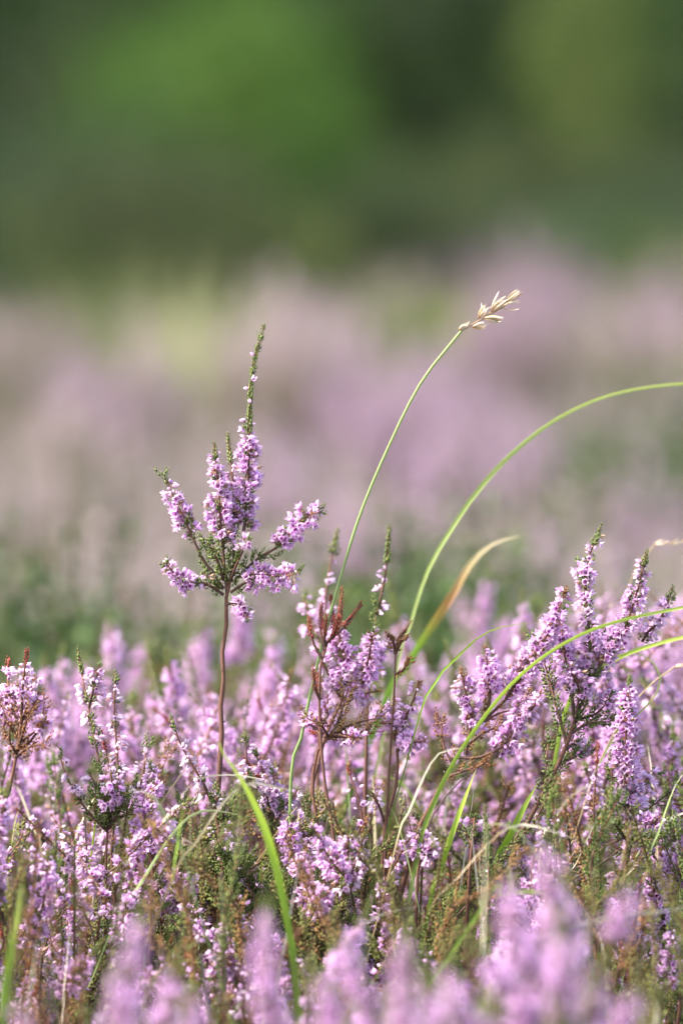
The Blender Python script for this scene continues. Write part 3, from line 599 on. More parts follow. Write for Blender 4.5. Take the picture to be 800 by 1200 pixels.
hand('sprig with a tuft of orange green leaves below the red budded twig', 2.2,
     [(376, 1000), (366, 930), (372, 880), (388, 860)],
     [B_([(388, 860), (396, 846), (402, 826), (408, 806)], (1, 1), None, pale=.4, ln=(.004, .009), gap=.002), B_([(388, 862), (410, 850), (440, 842)], (1, 1), None, pale=.5, ln=(.004, .009), gap=.002), B_([(388, 864), (412, 862), (436, 852)], (1, 1), None, pale=.3, ln=(.004, .009), gap=.002),
      B_([(386, 866), (376, 850), (360, 842)], (1, 1), None, pale=.3, gap=.002), B_([(388, 862), (398, 862), (420, 866)], (.6, .98), 'lush', rm=.7)], leafmat='rust')
hand('green leaved heather sprig with tall lilac spikes at the right', 2.2,
     [(601, 1000), (612, 975), (625, 952), (647, 910), (662, 878), (673, 845)],
     [B_([(664, 872), (652, 830), (640, 785), (629, 752)], (1, 1), None, gap=.0022), B_([(673, 845), (686, 810), (692, 770), (690, 730)], (.45, .95), 'lush', rm=1.3, dn=1.2),
      B_([(692, 770), (688, 720), (686, 690), (688, 661), (696, 636), (704, 616)], (.05, .86), 'lilac', rm=.9, few=.1, dd=.004), B_([(686, 690), (680, 672), (676, 655)], (.3, .8), 'lilac', rm=.6),
      B_([(690, 800), (716, 760), (730, 740), (743, 704), (751, 675), (758, 645)], (.15, .90), 'lush', rm=1.1, dn=1.1, dd=-.01), B_([(752, 752), (760, 740), (770, 730), (780, 712), (788, 688)], (.1, .85), 'lilac', rm=.85, dd=-.006),
      B_([(673, 845), (700, 835), (718, 812)], (.7, .98), 'lush', rm=1.1, dn=1.2), B_([(668, 860), (690, 848), (716, 846)], (1, 1), None, gap=.0022), B_([(672, 850), (678, 815), (673, 795), (664, 782)], (.45, .98), 'lush', rm=1.4, dn=1.2, dd=-.01),
      B_([(664, 878), (672, 872), (680, 880)], (.3, .98), 'lush', rm=.9), B_([(647, 910), (640, 895), (642, 872)], (1, 1), None), B_([(655, 895), (672, 888), (690, 878)], (1, 1), None, gap=.002), B_([(630, 945), (640, 915), (658, 900)], (1, 1), None),
      B_([(673, 845), (668, 800), (660, 760), (657, 720)], (.3, .95), 'lush', rm=1.2), B_([(690, 800), (704, 775), (712, 750)], (.2, .98), 'lilac', rm=1.2)],
     stem_r=.0012)
hand('leaning heather sprig with rusty leaves and long packed spikes, left of the green one', 2.19,
     [(478, 1015), (500, 955), (520, 915), (537, 884), (560, 850)],
     [B_([(560, 850), (592, 820), (612, 792), (630, 762), (645, 735), (664, 690)], (.28, .97), 'lush', rm=1.15, dn=1.15, dd=.006), B_([(592, 820), (615, 780), (640, 745), (655, 708)], (.2, .95), 'lilac', rm=1.25, dd=.012),
      B_([(537, 888), (560, 888), (590, 874), (606, 846), (620, 808)], (.35, .97), 'lush', rm=1.15, dn=1.15, dd=-.008), B_([(545, 885), (552, 840), (545, 810), (540, 783)], (.30, .93), 'lush', rm=1.0, dd=-.006),
      B_([(570, 840), (574, 812), (572, 790), (568, 758)], (.35, .97), 'lush', rm=1.0), B_([(540, 880), (565, 860), (590, 850)], (1, 1), None, gap=.0022), B_([(530, 895), (520, 875), (517, 848)], (1, 1), None, gap=.002),
      B_([(560, 852), (580, 838), (600, 832)], (1, 1), None), B_([(550, 866), (548, 850), (556, 836), (572, 822)], (1, 1), None, gap=.002), B_([(520, 912), (540, 905), (566, 895)], (1, 1), None, gap=.0024), B_([(600, 850), (620, 835), (634, 812)], (.1, .95), 'lilac', rm=1.1)],
     stem_r=.0011, leafmat='rust')
hand('upright thick lilac spike with red brown stem near the right edge', 2.19,
     [(728, 1080), (732, 1030), (735, 975), (734, 954)],
     [B_([(734, 954), (733, 915), (733, 870), (735, 830), (738, 792)], (.08, .93), 'lush', rm=1.35, dn=1.3, dd=.0), B_([(733, 950), (722, 925), (716, 900), (722, 878)], (1, 1), None), B_([(735, 960), (748, 930), (758, 912), (770, 905)], (.2, .95), 'lilac', rm=1.3),
      B_([(735, 975), (760, 968), (776, 955)], (.2, .97), 'lush', rm=1.4, dn=1.2), B_([(733, 950), (742, 935), (745, 915)], (.2, .95), 'lush', rm=1.1), B_([(734, 985), (722, 968), (708, 962)], (1, 1), None, gap=.002), B_([(734, 990), (750, 985), (770, 985)], (1, 1), None, gap=.002),
      B_([(732, 1000), (712, 985), (704, 965)], (.3, .98), 'lilac')], leafmat='leaf')
hand('red leaved heather sprig with pink blossom at the left edge', 2.19,
     [(3, 965), (7, 943), (18, 892), (25, 845)],
     [B_([(25, 845), (26, 812), (29, 785), (32, 762)], (.25, .8), 'lilac', tipmat='redleaf', rm=1.0), B_([(22, 855), (14, 825), (9, 795), (10, 772)], (.4, .85), 'lilac', tipmat='redleaf'), B_([(24, 850), (34, 822), (40, 795)], (.4, .95), 'lilac', tipmat='redleaf'),
      B_([(20, 880), (36, 868), (48, 848), (52, 822)], (1, 1), None), B_([(20, 882), (8, 866), (1, 838)], (1, 1), None), B_([(22, 870), (40, 858), (54, 846)], (.6, .98), 'lush', rm=1.0), B_([(22, 868), (20, 830), (20, 800)], (.3, .95), 'lush'), B_([(24, 860), (36, 835), (46, 812)], (.4, .95), 'lush'), B_([(22, 868), (6, 840), (-4, 812)], (.3, .95), 'lush'), B_([(20, 880), (30, 850), (36, 832)], (1, 1), None, gap=.002), B_([(18, 888), (34, 876), (50, 872)], (1, 1), None, gap=.002), B_([(20, 884), (12, 870), (12, 846)], (1, 1), None)],
     stem_r=.0009, leafmat='rust')
hand('pale silvery heather sprig with slim spikes and green fan of leaves, left side', 2.2,
     [(124, 1040), (125, 987), (127, 965)],
     [B_([(127, 965), (138, 925), (137, 880), (134, 835), (135, 788)], (.15, .93), 'silver', rm=1.0, dn=1.2), B_([(126, 975), (102, 950), (84, 922), (76, 905), (70, 886)], (.45, .97), 'silver'), B_([(127, 965), (118, 905), (108, 850), (100, 812), (91, 760)], (.45, .86), 'silver', dd=.02),
      B_([(104, 830), (110, 805), (117, 780)], (.3, .98), 'lilac'), B_([(128, 965), (152, 950), (165, 920), (170, 890), (172, 862)], (.4, .88), 'silver'), B_([(128, 960), (132, 935), (130, 905)], (.35, .97), 'lush', rm=1.2),
      B_([(126, 975), (112, 955), (112, 932)], (1, 1), None, gap=.002), B_([(127, 972), (140, 950), (146, 930)], (1, 1), None, gap=.002), B_([(126, 970), (120, 945), (126, 925)], (1, 1), None, gap=.002), B_([(127, 960), (114, 925), (104, 905)], (.4, .95), 'silver')],
     stem_r=.0008)
hand('lilac heather sprig with one thick hanging spike, right of the silvery sprig', 2.19,
     [(176, 1120), (176, 1070), (180, 1030), (174, 990)],
     [B_([(178, 1010), (172, 980), (170, 950), (176, 925), (180, 900)], (.05, .95), 'lush', rm=1.4, dn=1.2), B_([(180, 1035), (166, 1045), (158, 1030), (162, 1000)], (.05, .97), 'lush', rm=1.1), B_([(182, 1050), (200, 1040), (220, 1034), (236, 1042)], (.1, .97), 'lush', rm=1.1),
      B_([(178, 1010), (190, 985), (200, 968)], (.1, .95), 'lilac', rm=1.1), B_([(178, 1060), (195, 1070), (212, 1092)], (1, 1), None, gap=.002), B_([(178, 1040), (192, 1020), (204, 1000)], (1, 1), None), B_([(180, 1050), (196, 1060), (215, 1070)], (.2, .97), 'lush')])
hand('diagonal silvery spike with green tip left of the bright green blade', 2.19,
     [(262, 1040), (258, 990), (252, 950)], [B_([(252, 950), (240, 922), (224, 895), (210, 868), (201, 840)], (.05, .84), 'silver', dn=1.3, dd=0), B_([(256, 975), (262, 950), (250, 930)], (1, 1), None, gap=.002), B_([(256, 970), (270, 955), (278, 935)], (1, 1), None, gap=.002),
      B_([(258, 985), (262, 1000), (256, 965)], (.0, .95), 'lilac', rm=1.3)])
hand('leafy heather sprig with silver tinged blossoms under the tall lone stem', 2.22,
     [(318, 1060), (316, 1010), (318, 960)], [B_([(316, 960), (312, 930), (308, 905), (298, 880)], (.1, .96), 'lilac', rm=1.1), B_([(318, 965), (322, 935), (320, 905)], (.1, .95), 'lilac', rm=1.2), B_([(316, 985), (300, 940), (290, 900), (288, 862)], (.5, .9), 'silver'), B_([(317, 975), (334, 945), (350, 925)], (.4, .95), 'lilac')])
hand('compact lilac spike to the right of the bright green blade', 2.19,
     [(344, 1075), (343, 1030), (341, 1010)], [B_([(341, 1010), (340, 985), (342, 958)], (.02, .93), 'lush', rm=1.2, dn=1.15), B_([(343, 1030), (352, 1022), (352, 1012)], (.3, .98), 'lush', rm=1.0)])
hand('short lilac spray with a dark green tip in the lower middle', 2.18,
     [(392, 1080), (396, 1040), (402, 1020)], [B_([(402, 1020), (406, 995), (412, 975), (415, 960)], (.05, .55), 'lush', rm=1.4, dn=1.2), B_([(402, 1020), (420, 1000), (428, 990)], (.1, .95), 'lush', rm=1.2), B_([(398, 1030), (385, 1015), (380, 1005)], (.2, .98), 'lush', rm=1.1), B_([(400, 1030), (422, 1020), (430, 1015)], (.2, .98), 'lilac')])
hand('small upright flower knot over feathery green leaves, lower middle', 2.17,
     [(366, 1130), (367, 1090), (366, 1070)], [B_([(366, 1070), (364, 1055), (368, 1040)], (.05, .98), 'lush', rm=1.5, dn=1.3), B_([(366, 1075), (374, 1060), (380, 1048)], (.2, .98), 'lush', rm=1.1)])
hand('tiny violet flower knot low on the left of the green leaves', 2.16, [(280, 1150), (282, 1110), (281, 1100)], [B_([(281, 1104), (276, 1092), (271, 1080)], (.05, .98), 'lush', rm=1.1)])
hand('single flowered heather sprig with short green leaves right of the upright blades', 2.19, [(548, 1060), (552, 1000), (554, 980)], [B_([(554, 985), (555, 972), (556, 958)], (.5, .98), 'lush', rm=1.1), B_([(553, 990), (546, 978), (544, 966)], (1, 1), None, gap=.0018), B_([(553, 990), (562, 978), (566, 966)], (1, 1), None, gap=.0018)])
hand('small lilac sprig at the foot of the upright blades', 2.18, [(488, 1060), (490, 1020), (492, 1005)], [B_([(492, 1005), (494, 990), (490, 975)], (.1, .95), 'lush', rm=1.3), B_([(492, 1008), (502, 1000), (506, 992)], (.3, .98), 'lilac')])
hand('low violet sprig half hidden at the bottom right of the middle', 2.15, [(592, 1190), (590, 1160), (588, 1150)], [B_([(588, 1152), (592, 1145), (600, 1140)], (.1, .98), 'lush', rm=1.3), B_([(588, 1150), (580, 1142), (574, 1146)], (.1, .98), 'lush', rm=1.2)])
for (x, y, lb) in [(300, 1040, 'feathery green heather shoot beside the lower end of the bright green blade'), (350, 1095, 'feathery green heather shoot right of the violet knot at the bottom'), (405, 1100, 'feathery green heather shoot below the short lilac spray'), (250, 1010, 'rust tinged leafy shoot left of the bright green blade')]:
    hand(lb, 2.2, [(x+4, y+110), (x+2, y+70), (x, y+40)], [B_([(x, y+60), (x-18+12*j+rng.uniform(-4, 4), y+rng.uniform(10, 30)), (x-32+16*j+rng.uniform(-5, 5), y-20+rng.uniform(-14, 24))], (1, 1), None, gap=.0017, ln=(.003, .008)) for j in range(5)])

# ------------------------------------------------------------------ scattered sprigs (each its own object), by kind
def rand_sprig(kind):
    H = .36; lean = rng.normal(0, .02, 2); g = np.zeros(3); top = np.array([lean[0], lean[1], H*.80])
    stem = [g, np.array([lean[0]*.2, lean[1]*.2, H*.3]), np.array([lean[0]*.6, lean[1]*.6, H*.55]), top]
    sc = curve(stem, 30); br = []
    nb = {'lush': 10, 'lilac': 10, 'silver': 9, 'budding': 7, 'rusty': 8, 'leafy': 8}[kind]
    sty = {'lush': ['lush', 'lush', 'lilac'], 'lilac': ['lilac', 'lilac', 'silver'], 'silver': ['silver', 'silver', 'lilac'], 'budding': ['sparse', 'budding'], 'rusty': ['lilac', 'sparse', 'lilac'], 'leafy': ['lush', 'sparse', 'lilac']}[kind]
    for i in range(nb):
        u = .62+.38*i/(nb-1); p, t = sample(sc, np.array([u])); p = p[0]; a = i*2.4+rng.uniform(-.6, .6); last = i == nb-1
        ln = rng.uniform(.045, .075)*(1.15 if last else 1.0); out = (.15 if last else rng.uniform(.32, .95))
        d = np.array([math.cos(a)*out, math.sin(a)*out, 1.0]); d /= np.linalg.norm(d)
        ln *= rng.uniform(.6, 1.1); m = p+d*ln*.5+np.array([math.cos(a), math.sin(a), 0])*ln*rng.uniform(-.12, .22); e = p+d*ln+np.array([rng.normal(0, .004), rng.normal(0, .004), ln*.1])
        s = sty[i % len(sty)]; f0 = rng.uniform(.15, .6); f1 = rng.uniform(.72, .95)
        if i < nb-1 and rng.random() < .28: br.append(dict(p=[p, m, e], s=None, f=(1, 1), gap=.0026, ln=(.003, .007), pale=rng.uniform(0, .3))); continue
        if kind == 'leafy' and i % 2: br.append(dict(p=[p, m, e], s=None, f=(1, 1), gap=.0028, ln=(.004, .008))); continue
        br.append(dict(p=[p, m, e], s=s, f=(f0, f1), rm=rng.uniform(.9, 1.25), tipmat=('redleaf' if kind == 'rusty' else None) or ('rust' if kind == 'rusty' else 'leaf'), gap=.0034))
    for i in range(6):      # lower leafy twigs
        u = rng.uniform(.40, .82); p, t = sample(sc, np.array([u])); p = p[0]; a = rng.uniform(0, 6.3); ln = rng.uniform(.03, .06)
        d = np.array([math.cos(a)*.7, math.sin(a)*.7, .8]); br.append(dict(p=[p, p+d*ln*.5, p+d*ln+np.array([0, 0, .008])], s=None, f=(1, 1), gap=.0032, ln=(.003, .007), pale=rng.uniform(0, .4)))
    return make_sprig('heather_sprig', (0, 0, 0), stem, .0011, br, 'rust' if kind == 'rusty' else 'leaf')
PRO = {k: [rand_sprig(k) for _ in range(n)] for k, n in (('lush', 3), ('lilac', 3), ('silver', 3), ('budding', 1), ('rusty', 2), ('leafy', 2))}
def top_z(o): return max(v.co.z for ch in o.children for v in ch.data.vertices)
PTOP = {o.name: top_z(o) for v in PRO.values() for o in v}
pused = set(); SPR = []
def put_sprig(kind, px, py, D, rz=None, row='', sx=1.0):
    o0 = PRO[kind][int(rng.integers(len(PRO[kind])))]
    o = o0 if o0.name not in pused else copy_tree(o0); z = P(px, py, D)[2]
    s = z/PTOP[o0.name]; s_ = float(np.clip(s, .55, 1.25)); pused.add(o0.name)
    o.location = (at_px(px, D)+rng.normal(0, .002), CAM[1]+D, 0 if abs(s-s_) < 1e-6 else min(0, z-s_*PTOP[o0.name])); w_ = sx*(.5+.5*s_)
    o.scale = (w_, w_, s_); o.rotation_euler = (rng.normal(0, .10), rng.normal(.03, .17), rng.uniform(0, 6.3) if rz is None else rz)
    SPR.append((o, kind, px, D, row))
PROF = [(-200, 760), (0, 745), (100, 775), (200, 800), (270, 765), (330, 700), (380, 735), (440, 740), (490, 800), (540, 770), (590, 690), (640, 690), (700, 650), (800, 670), (1000, 700)]
def prof(x): return float(np.interp(x, [a for a, b in PROF], [b for a, b in PROF]))
def pick(pr): ks = list(pr); p = np.array([pr[k] for k in ks]); return ks[int(rng.choice(len(ks), p=p/p.sum()))]
# clear soft blooms seen behind and in front of the focus plane
for px, py, D, k in [(330, 655, 2.55, 'lush'), (300, 720, 2.5, 'lush'), (352, 745, 2.45, 'lilac'), (5, 705, 2.5, 'lush'), (175, 790, 2.48, 'lush'), (230, 800, 2.5, 'lilac'), (722, 620, 2.5, 'lush'), (628, 655, 2.58, 'lush'), (580, 690, 2.55, 'lilac'), (560, 680, 2.62, 'lush'),
                     (470, 705, 2.6, 'lush'), (110, 750, 2.5, 'lilac'), (755, 690, 2.55, 'lilac'), (780, 840, 2.4, 'lush'), (660, 800, 2.5, 'lilac'), (90, 830, 2.36, 'lush'), (640, 670, 2.48, 'lilac'), (20, 740, 2.42, 'lush'), (180, 770, 2.55, 'lush'), (255, 770, 2.42, 'lush'), (290, 700, 2.46, 'lush'), (315, 690, 2.42, 'lush'), (345, 690, 2.6, 'lush'), (390, 760, 2.4, 'lush'), (140, 800, 2.42, 'lilac'), (600, 660, 2.46, 'lush'), (740, 640, 2.42, 'lilac'), (60, 725, 2.62, 'lush'), (-5, 700, 2.42, 'lush'), (140, 755, 2.6, 'lush'), (200, 745, 2.65, 'lilac'), (225, 740, 2.55, 'lush'), (310, 725, 2.6, 'lush'), (360, 700, 2.5, 'lush'), (100, 735, 2.45, 'lilac'), (275, 735, 2.6, 'lush')]:
    put_sprig(k, px, py, D, row='back')
for px, py, D, k in [(215, 1055, 1.86, 'lush'), (125, 1000, 1.98, 'lush'), (105, 1090, 1.92, 'lush'), (335, 1120, 1.88, 'lush'), (465, 1050, 1.94, 'lush'), (600, 1000, 1.86, 'lush'), (650, 1070, 1.88, 'lush'), (745, 1050, 1.9, 'lush'), (785, 980, 1.96, 'lilac'),
                     (705, 1130, 1.85, 'lilac'), (790, 1110, 1.8, 'lush'), (30, 1150, 1.98, 'silver'), (575, 1020, 1.82, 'lush'), (625, 1000, 1.80, 'lilac'), (600, 1050, 1.78, 'lush'), (760, 1110, 1.74, 'lush'), (795, 1040, 1.80, 'lilac'), (730, 1150, 1.74, 'lilac'), (680, 1160, 1.78, 'lush'), (470, 1090, 1.84, 'lush'), (125, 1120, 1.80, 'lush'), (215, 1090, 1.78, 'lush'), (540, 1130, 1.80, 'lilac'), ]:
    put_sprig(k, px, py, D-(.09 if D < 1.93 else 0), row='front')
# rows of sprigs, nearest to farthest
for D0, D1, n, row, lo, hi, pr in [(1.80, 1.95, 3, 'front', 1185, 1260, dict(lush=3, lilac=3, silver=1, leafy=2)), (2.03, 2.12, 18, 'near', 1060, 1220, dict(lush=3, lilac=3.5, silver=2.5, rusty=2, leafy=2.5, budding=1)),
                                   (2.12, 2.30, 84, 'focus', 845, 1170, dict(lush=3.5, lilac=4, silver=2, rusty=3, leafy=3, budding=1.2)), (2.30, 2.56, 64, 'mid', None, 150, dict(lush=4, lilac=4, silver=1.5, rusty=1, leafy=1.5)),
                                   (2.52, 2.85, 56, 'back', None, 85, dict(lush=3, lilac=4, silver=2, rusty=1, leafy=2.5))]:
    for i in range(n):
        px = -30+860*((i*.618034) % 1); Dd = rng.uniform(D0, D1)
        if lo is None: py = prof(px)+rng.uniform(-25, hi)
        else: py = rng.uniform(lo, hi)
        if lo is None and 430 < px < 570: py += 40
        if lo is None and px < 160: py += 15
        if row == 'focus' and 235 < px < 290: py = max(py, 930)
        if row in ('near', 'focus') and Dd < 2.19 and 238 < px < 365: py = max(py, 1075)
        put_sprig(pick(pr), px, py, Dd, row=row)

# ------------------------------------------------------------------ grasses
def grass(label, pts, D, wd, m, name='wild_grass', pale=0.0, side=(0, 1, .1), group='grass blades among the heather', dd=0.0, **k):
    n = len(pts); p = [P(x, y, D+dd*i/(n-1)) for i, (x, y) in enumerate(pts)]
    d = p[0]-p[1]; sl_ = float(np.clip(d[0]/max(-d[2], .004), -.9, .9)); g = p[0]+np.array([sl_*p[0][2]*.5, 0, 0]); g[2] = 0; m_ = np.array([p[0][0]+sl_*p[0][2]*.34, p[0][1], p[0][2]*.5]); c = curve([g, m_]+p, 70)
    uv = float(np.argmin(np.linalg.norm(c-p[0], axis=1)))/(len(c)-1); mb = MB([m]); blade(mb, c, wd*rng.uniform(.95, 1.05), pale=pale, side=side, uv=uv, **k)
    o = mb.build(name, None, g); o.location = g; return tag(o, label, 'grass blade', group)
def nodes_px(l): return l
# grass stem with seed head
st = [(340, 940), (350, 880), (361, 825), (380, 745), (398, 680), (420, 608), (450, 535), (492, 450), (540, 388)]
p = [P(x, y, 2.2) for x, y in st]; g = p[0].copy(); g[2] = 0
root = empty('seed_grass', g); tag(root, 'thin arching grass stem carrying a pale straw seed head above the heather', 'grass stem', 'grass blades among the heather')
mb = MB(['paleblade']); c = curve([g, (g+p[0])/2]+p, 60); tube(mb, c, np.linspace(.00085, .00055, 60), 8, tx=np.linspace(0, .8, 60)); mb.build('stem', root, g)
hd = curve([P(540, 388), P(560, 376), P(585, 362), P(611, 343)], 20); mb = MB(['husk']); tube(mb, hd, .0003, 5, tx=.1); mb.build('rachis', root, g)
def husk(p0, d, L, W, spread=.25, n=5):
    mb = MB(['husk'])
    for k in range(n):
        dd = nrm(np.array(d)+rng.normal(0, spread, 3)); x = nrm(np.cross(dd, rng.normal(0, 1, 3))); y = np.cross(dd, x); u = np.linspace(0, 1, 6); wdt = W*np.sin(np.pi*np.clip(u*.9+.08, 0, 1))**.8
        cc = p0+dd*L*u[:, None]*rng.uniform(.8, 1.05)+y*(L*.1*np.sin(np.pi*u))[:, None]
        v = np.stack([cc-x*wdt[:, None]/2, cc+y*wdt[:, None]*.4, cc+x*wdt[:, None]/2], 1).reshape(-1, 3); i = np.arange(5)[:, None]*3+np.arange(2)[None]
        f = np.stack([i, i+1, i+4, i+3], 2).reshape(-1, 4); T = np.zeros((18, 3)); T[:, 0] = np.repeat(u, 3); T[:, 1] = rng.uniform(.2, .6); mb.add(v, f, 0, T)
    mb.build('husk', root, g)
D2 = lambda a, b: nrm(P(*b)-P(*a))
for a, b, L, W in [((537, 387), (551, 380), .0052, .0030), ((553, 383), (575, 378), .0058, .0022), ((560, 374), (572, 352), .0066, .0024), ((566, 372), (584, 372), .0075, .0028), ((574, 370), (590, 378), .005, .0024),
                   ((575, 366), (596, 346), .0085, .0024), ((586, 360), (611, 356), .0075, .0022), ((592, 354), (613, 338), .0078, .0022)]:
    husk(P(*a), D2(a, b), L*1.05, W*.42, .17, 7)
grass('large pale green blade arching out at the right edge', [(462, 800), (480, 735), (500, 672), (530, 618), (565, 568), (610, 522), (660, 486), (720, 461), (800, 449), (880, 452)], 2.29, .0018, 'blade', pale=.35, w0=.6, tipw=.8, tx=(0, 1), fold=.5)
grass('short arching blade withering to orange and straw at its tip', [(440, 850), (470, 790), (500, 742), (528, 700), (552, 660), (578, 637), (610, 628)], 2.34, .0034, 'tipblade', w0=.7, tx=(.1, 1), peak=.5)
grass('long yellow green blade crossing the leaning sprig to the right edge', [(488, 1010), (503, 955), (525, 905), (556, 855), (600, 800), (650, 760), (710, 732), (800, 712), (860, 705)], 2.175, .0017, 'blade', w0=1, tipw=.6, dd=-.02, pale=.1)
grass('thin green blade bending over the single flower spike', [(480, 880), (510, 800), (538, 768), (565, 744), (595, 733), (625, 730)], 2.2, .0010, 'blade')
grass('yellow green blade end reaching in at the right edge above the round loop', [(640, 1010), (646, 920), (660, 840), (680, 800), (704, 782), (740, 764), (800, 747), (860, 738)], 2.24, .0021, 'blade', pale=.1, tipw=.6)
grass('thin looping blade curl near the right edge', [(700, 900), (735, 850), (762, 822), (774, 800), (768, 780), (748, 766), (735, 768)], 2.19, .0009, 'blade', pale=.4)
grass('bright green broad blade leaning left beside the tall lone stem', [(346, 1150), (338, 1092), (326, 1030), (308, 965), (284, 915), (262, 884), (256, 870)], 2.10, .0030, 'blade', w0=.9, tipw=.15, peak=.6)
grass('upright green blade left of the leaning sprig, lower', [(500, 1080), (512, 1030), (530, 975), (546, 932), (557, 903)], 2.18, .0024, 'blade')
grass('short upright green blade right of the single flowered sprig', [(575, 1030), (592, 990), (612, 950), (630, 918)], 2.21, .0030, 'blade')
grass('soft green blade at the lower left edge', [(4, 1190), (8, 1150), (18, 1090), (27, 1035)], 2.02, .0036, 'blade', w0=.9)
grass('bright soft blade tip at the bottom edge left of centre', [(385, 1290), (395, 1230), (412, 1180)], 1.85, .004, 'blade')
grass('small pointed green blade low in the middle between leaves', [(560, 1070), (585, 1050), (620, 1045), (650, 1050)], 2.08, .002, 'blade')
grass('pale arching blade at right behind the green plant', [(640, 1090), (668, 1020), (690, 960), (692, 910), (676, 888), (655, 878)], 2.32, .0028, 'paleblade', pale=.55)
grass('faint pale blade rising toward the thick spike at right', [(600, 1010), (640, 960), (700, 905), (760, 855)], 2.36, .0014, 'paleblade', pale=.5)
SG = 'dry straws among the heather'
for lb, pts, D, wd in [('long blurred pale straw arching across the lower right', [(560, 1190), (590, 1130), (640, 1095), (720, 1075), (810, 1064)], 2.04, .0016), ('thin dry straw curving over the bottom left', [(70, 1165), (110, 1158), (150, 1172), (190, 1195)], 2.18, .0010),
                       ('tan bent straw standing in the bottom right', [(712, 1180), (708, 1130), (702, 1095), (692, 1070)], 2.14, .0012), ('pale straw leaning across the blurred lower right blossoms', [(545, 1240), (575, 1160), (600, 1110)], 1.95, .0016),
                       ('fine white straw lying over the bright green blade', [(190, 940), (225, 915), (270, 908), (320, 916)], 2.17, .0006), ('thin pale straw loop left of the bright green blade', [(216, 1020), (210, 960), (214, 930), (232, 915)], 2.24, .0009),
                       ('bleached straw stub beside the compact lilac spike', [(325, 975), (345, 985), (362, 1005), (372, 1030)], 2.2, .0008), ('short dry straw at the bottom edge left of centre', [(170, 1290), (150, 1230), (135, 1180)], 2.12, .0007),
                       ('pale curled straw in the bottom middle', [(455, 1160), (470, 1150), (500, 1140), (545, 1150)], 2.14, .0009), ('dry straw leaning behind the silvery sprig', [(226, 1080), (200, 990), (180, 940), (150, 905)], 2.3, .001),
                       ('tan hooked straw near the bottom right corner', [(742, 1290), (760, 1230), (770, 1180), (756, 1165)], 2.0, .0012), ('dry straw at the right edge behind the thick spike', [(770, 1000), (780, 930), (798, 860), (812, 800)], 2.34, .0012),
                       ('whitish straw crossing low under the short lilac spray', [(380, 1190), (400, 1110), (440, 1075), (500, 1060)], 2.12, .0008)]:
    grass(lb, pts, D, wd, 'straw', 'dry_straw', group=SG)['category'] = 'dry straw'
BL = []
for i in range(46):
    px = -10+820*((i*.618034+.3) % 1); D = rng.uniform(2.08, 2.42); y0 = rng.uniform(1010, 1150); ln = rng.uniform(110, 230); lx = rng.normal(0, .55)*ln; dry = rng.random() < .5
    top = y0-ln
    if top < prof(px)+90: top = prof(px)+90+rng.uniform(0, 60)
    o = grass('x', [(px, y0), (px+lx*.25, y0*.6+top*.4), (px+lx*.6, y0*.2+top*.8), (px+lx, top+abs(lx)*.25)], D, rng.uniform(.0007, .0016), 'straw' if dry else ['blade', 'paleblade'][i % 2], 'dry_straw' if dry else 'wild_grass', pale=rng.uniform(0, .4), side=rng.normal(0, 1, 3), group=SG if dry else 'grass blades among the heather')
    o['category'] = 'dry straw' if dry else 'grass blade'; BL.append((o, dry, px, D))
# small seed stalks at the right edge
for lb, pts, a, b, D in [('thin brown stalk with a straw bud at the right edge', [(640, 1120), (662, 1020), (684, 945), (706, 885), (736, 832), (766, 799), (790, 782)], (790, 782), (812, 775), 2.25), ('pale blurred seed stalk arching at the upper right edge', [(700, 900), (712, 800), (728, 720), (745, 665), (766, 640)], (766, 640), (800, 632), 2.3)]:
    p = [P(x, y, D) for x, y in pts]; g = p[0].copy(); g[2] = 0; root = empty('seed_grass', g); tag(root, lb, 'grass stem', 'grass blades among the heather')
    mb = MB(['straw']); tube(mb, curve([g, (g+p[0])/2]+p, 40), np.linspace(.0005, .0003, 40), 6, tx=.1); mb.build('stem', root, g); 
    for j in range(4): husk(P(a[0]+(b[0]-a[0])*j*.28, a[1]+(b[1]-a[1])*j*.28+rng.uniform(-2, 2), D), D2(a, b)+rng.normal(0, .15, 3), .0045, .0009, .22, 3)
# woody twigs low between the sprigs
TW = 'bare woody twigs'
def twig(lb, pts, D, r, forks=()):
    p = [P(x, y, D) for x, y in pts]; g = p[0].copy(); g[2] = 0; root = empty('woody_twig', g); tag(root, lb, 'twig', TW)
    mb = MB(['bark']); tube(mb, curve([g, (g+p[0])/2]+p, 40), np.linspace(r*1.3, r*.5, 40), 7, tx=np.linspace(0, .7, 40), knobs=.15, pale=rng.uniform(0, .3)); mb.build('stem', root, g)
    for f in forks:
        mb = MB(['bark']); tube(mb, curve([P(x, y, D-.004) for x, y in f], 16), np.linspace(r*.6, r*.3, 16), 5, tx=.5, knobs=.15); mb.build('side_twig', root, g)
twig('dark curved twig at the bottom left, below the violet knot', [(235, 1190), (262, 1150), (290, 1130), (312, 1105), (316, 1090)], 2.17, .0008, [[(290, 1130), (300, 1112), (302, 1095)]])
twig('rough grey twig rising to the right below the thick spike', [(655, 1055), (672, 1030), (695, 1003), (720, 985), (735, 980)], 2.19, .0009, [[(672, 1030), (700, 1015), (728, 994)], [(668, 1035), (664, 1022), (663, 1015)]])
twig('slim bare twig beside the leaning sprig foot', [(470, 1060), (490, 1000), (510, 950), (540, 915), (560, 900)], 2.23, .0006, [[(490, 1000), (478, 960), (474, 930)]])
twig('dark forked twig in the lower middle under the upright blade', [(500, 1150), (512, 1110), (530, 1080), (548, 1060)], 2.2, .0008, [[(512, 1110), (500, 1085), (498, 1062)], [(530, 1080), (520, 1055), (522, 1035)]])
twig('slender olive twig with bare forks in the left middle', [(262, 1040), (240, 990), (222, 962), (204, 950), (192, 930)], 2.26, .0008, [[(240, 990), (236, 965), (222, 940)]])
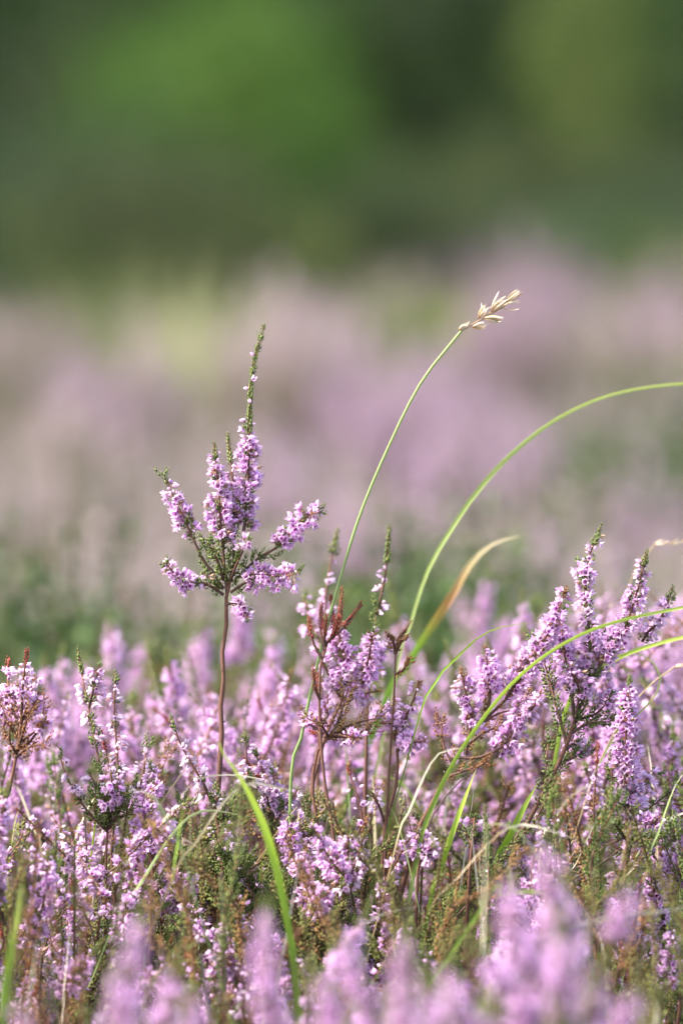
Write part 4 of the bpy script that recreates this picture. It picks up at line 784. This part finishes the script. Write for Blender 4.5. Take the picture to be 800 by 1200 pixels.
twig('straight dark twig left of the short lilac spray', [(360, 1100), (372, 1050), (378, 1000), (384, 960)], 2.22, .0006)

# ------------------------------------------------------------------ labels that single out each repeated plant
ORD = ['first', 'second', 'third', 'fourth', 'fifth', 'sixth', 'seventh', 'eighth', 'ninth', 'tenth', 'eleventh', 'twelfth', 'thirteenth', 'fourteenth', 'fifteenth', 'sixteenth', 'seventeenth', 'eighteenth', 'nineteenth', 'twentieth']+['number %d' % k for k in range(21, 60)]
KW = {'lush': 'rich lilac', 'lilac': 'pale lilac', 'silver': 'silvery white', 'budding': 'budding', 'rusty': 'rusty leaved', 'leafy': 'mostly green'}
RW = {'front': 'in the blurred front row', 'near': 'in the soft nearer row', 'focus': 'in the sharp row', 'mid': 'in the soft farther row', 'back': 'in the blurred rear row'}
groups = {}
def zone(px): return 'by the left edge' if px < 130 else 'left of the lone stem' if px < 262 else 'right of the lone stem' if px < 390 else 'in the middle' if px < 500 else 'under the leaning sprig' if px < 660 else 'near the right edge'
for o, k, px, D, row in SPR: groups.setdefault((k, (row, zone(px))), []).append((px, o))
for (k, row), L in groups.items():
    for i, (px, o) in enumerate(sorted(L, key=lambda a: a[0])): tag(o, f'{ORD[i]} {KW[k]} sprig from left, {row[1]}, {RW[row[0]]}', 'heather sprig', 'heather sprigs')
groups = {}
for o, k, px, D in BL: groups.setdefault((k, zone(px)+', '+('in the sharp row' if D < 2.3 else 'in the soft farther row')), []).append((px, o))
for (k, b), L in groups.items():
    for i, (px, o) in enumerate(sorted(L, key=lambda a: a[0])): o['label'] = f'{ORD[i]} thin {"straw" if k else "green"} blade, {b}'
BW = {'lilac': 'lilac flowered', 'dusty': 'dusty mauve', 'brown': 'brownish faded', 'green': 'dull green'}
def band(D): return 'just behind the sharp sprigs' if D < 3.7 else 'in the near blurred heath' if D < 5.2 else 'in the middle of the blurred heath' if D < 7.2 else 'in the far blurred heath' if D < 9 else 'before the shrub line'
groups = {}
def bz(px): return 'on the left' if px < 270 else 'in the centre' if px < 530 else 'on the right'
for o, k, px, D in BUSH: groups.setdefault((k, bz(px)+' '+band(D)), []).append((px, o))
for (k, b), L in groups.items():
    for i, (px, o) in enumerate(sorted(L, key=lambda a: a[0])): tag(o, f'{ORD[i]} {BW[k]} heather bush, {b}', 'heather bush', 'heather bushes of the open heath')
groups = {}
for o, k, px, D in TUFT: groups.setdefault((k, band(D)), []).append((px, o))
for (k, b), L in groups.items():
    for i, (px, o) in enumerate(sorted(L, key=lambda a: a[0])): tag(o, f'{ORD[i]} {["pale green", "green", "straw coloured"][k]} grass tuft from left, {b}', 'grass tuft', 'grass tufts in the heath')
print('OBJ', len(bpy.data.objects), 'sprigs', len(SPR), 'bushes', len(BUSH))
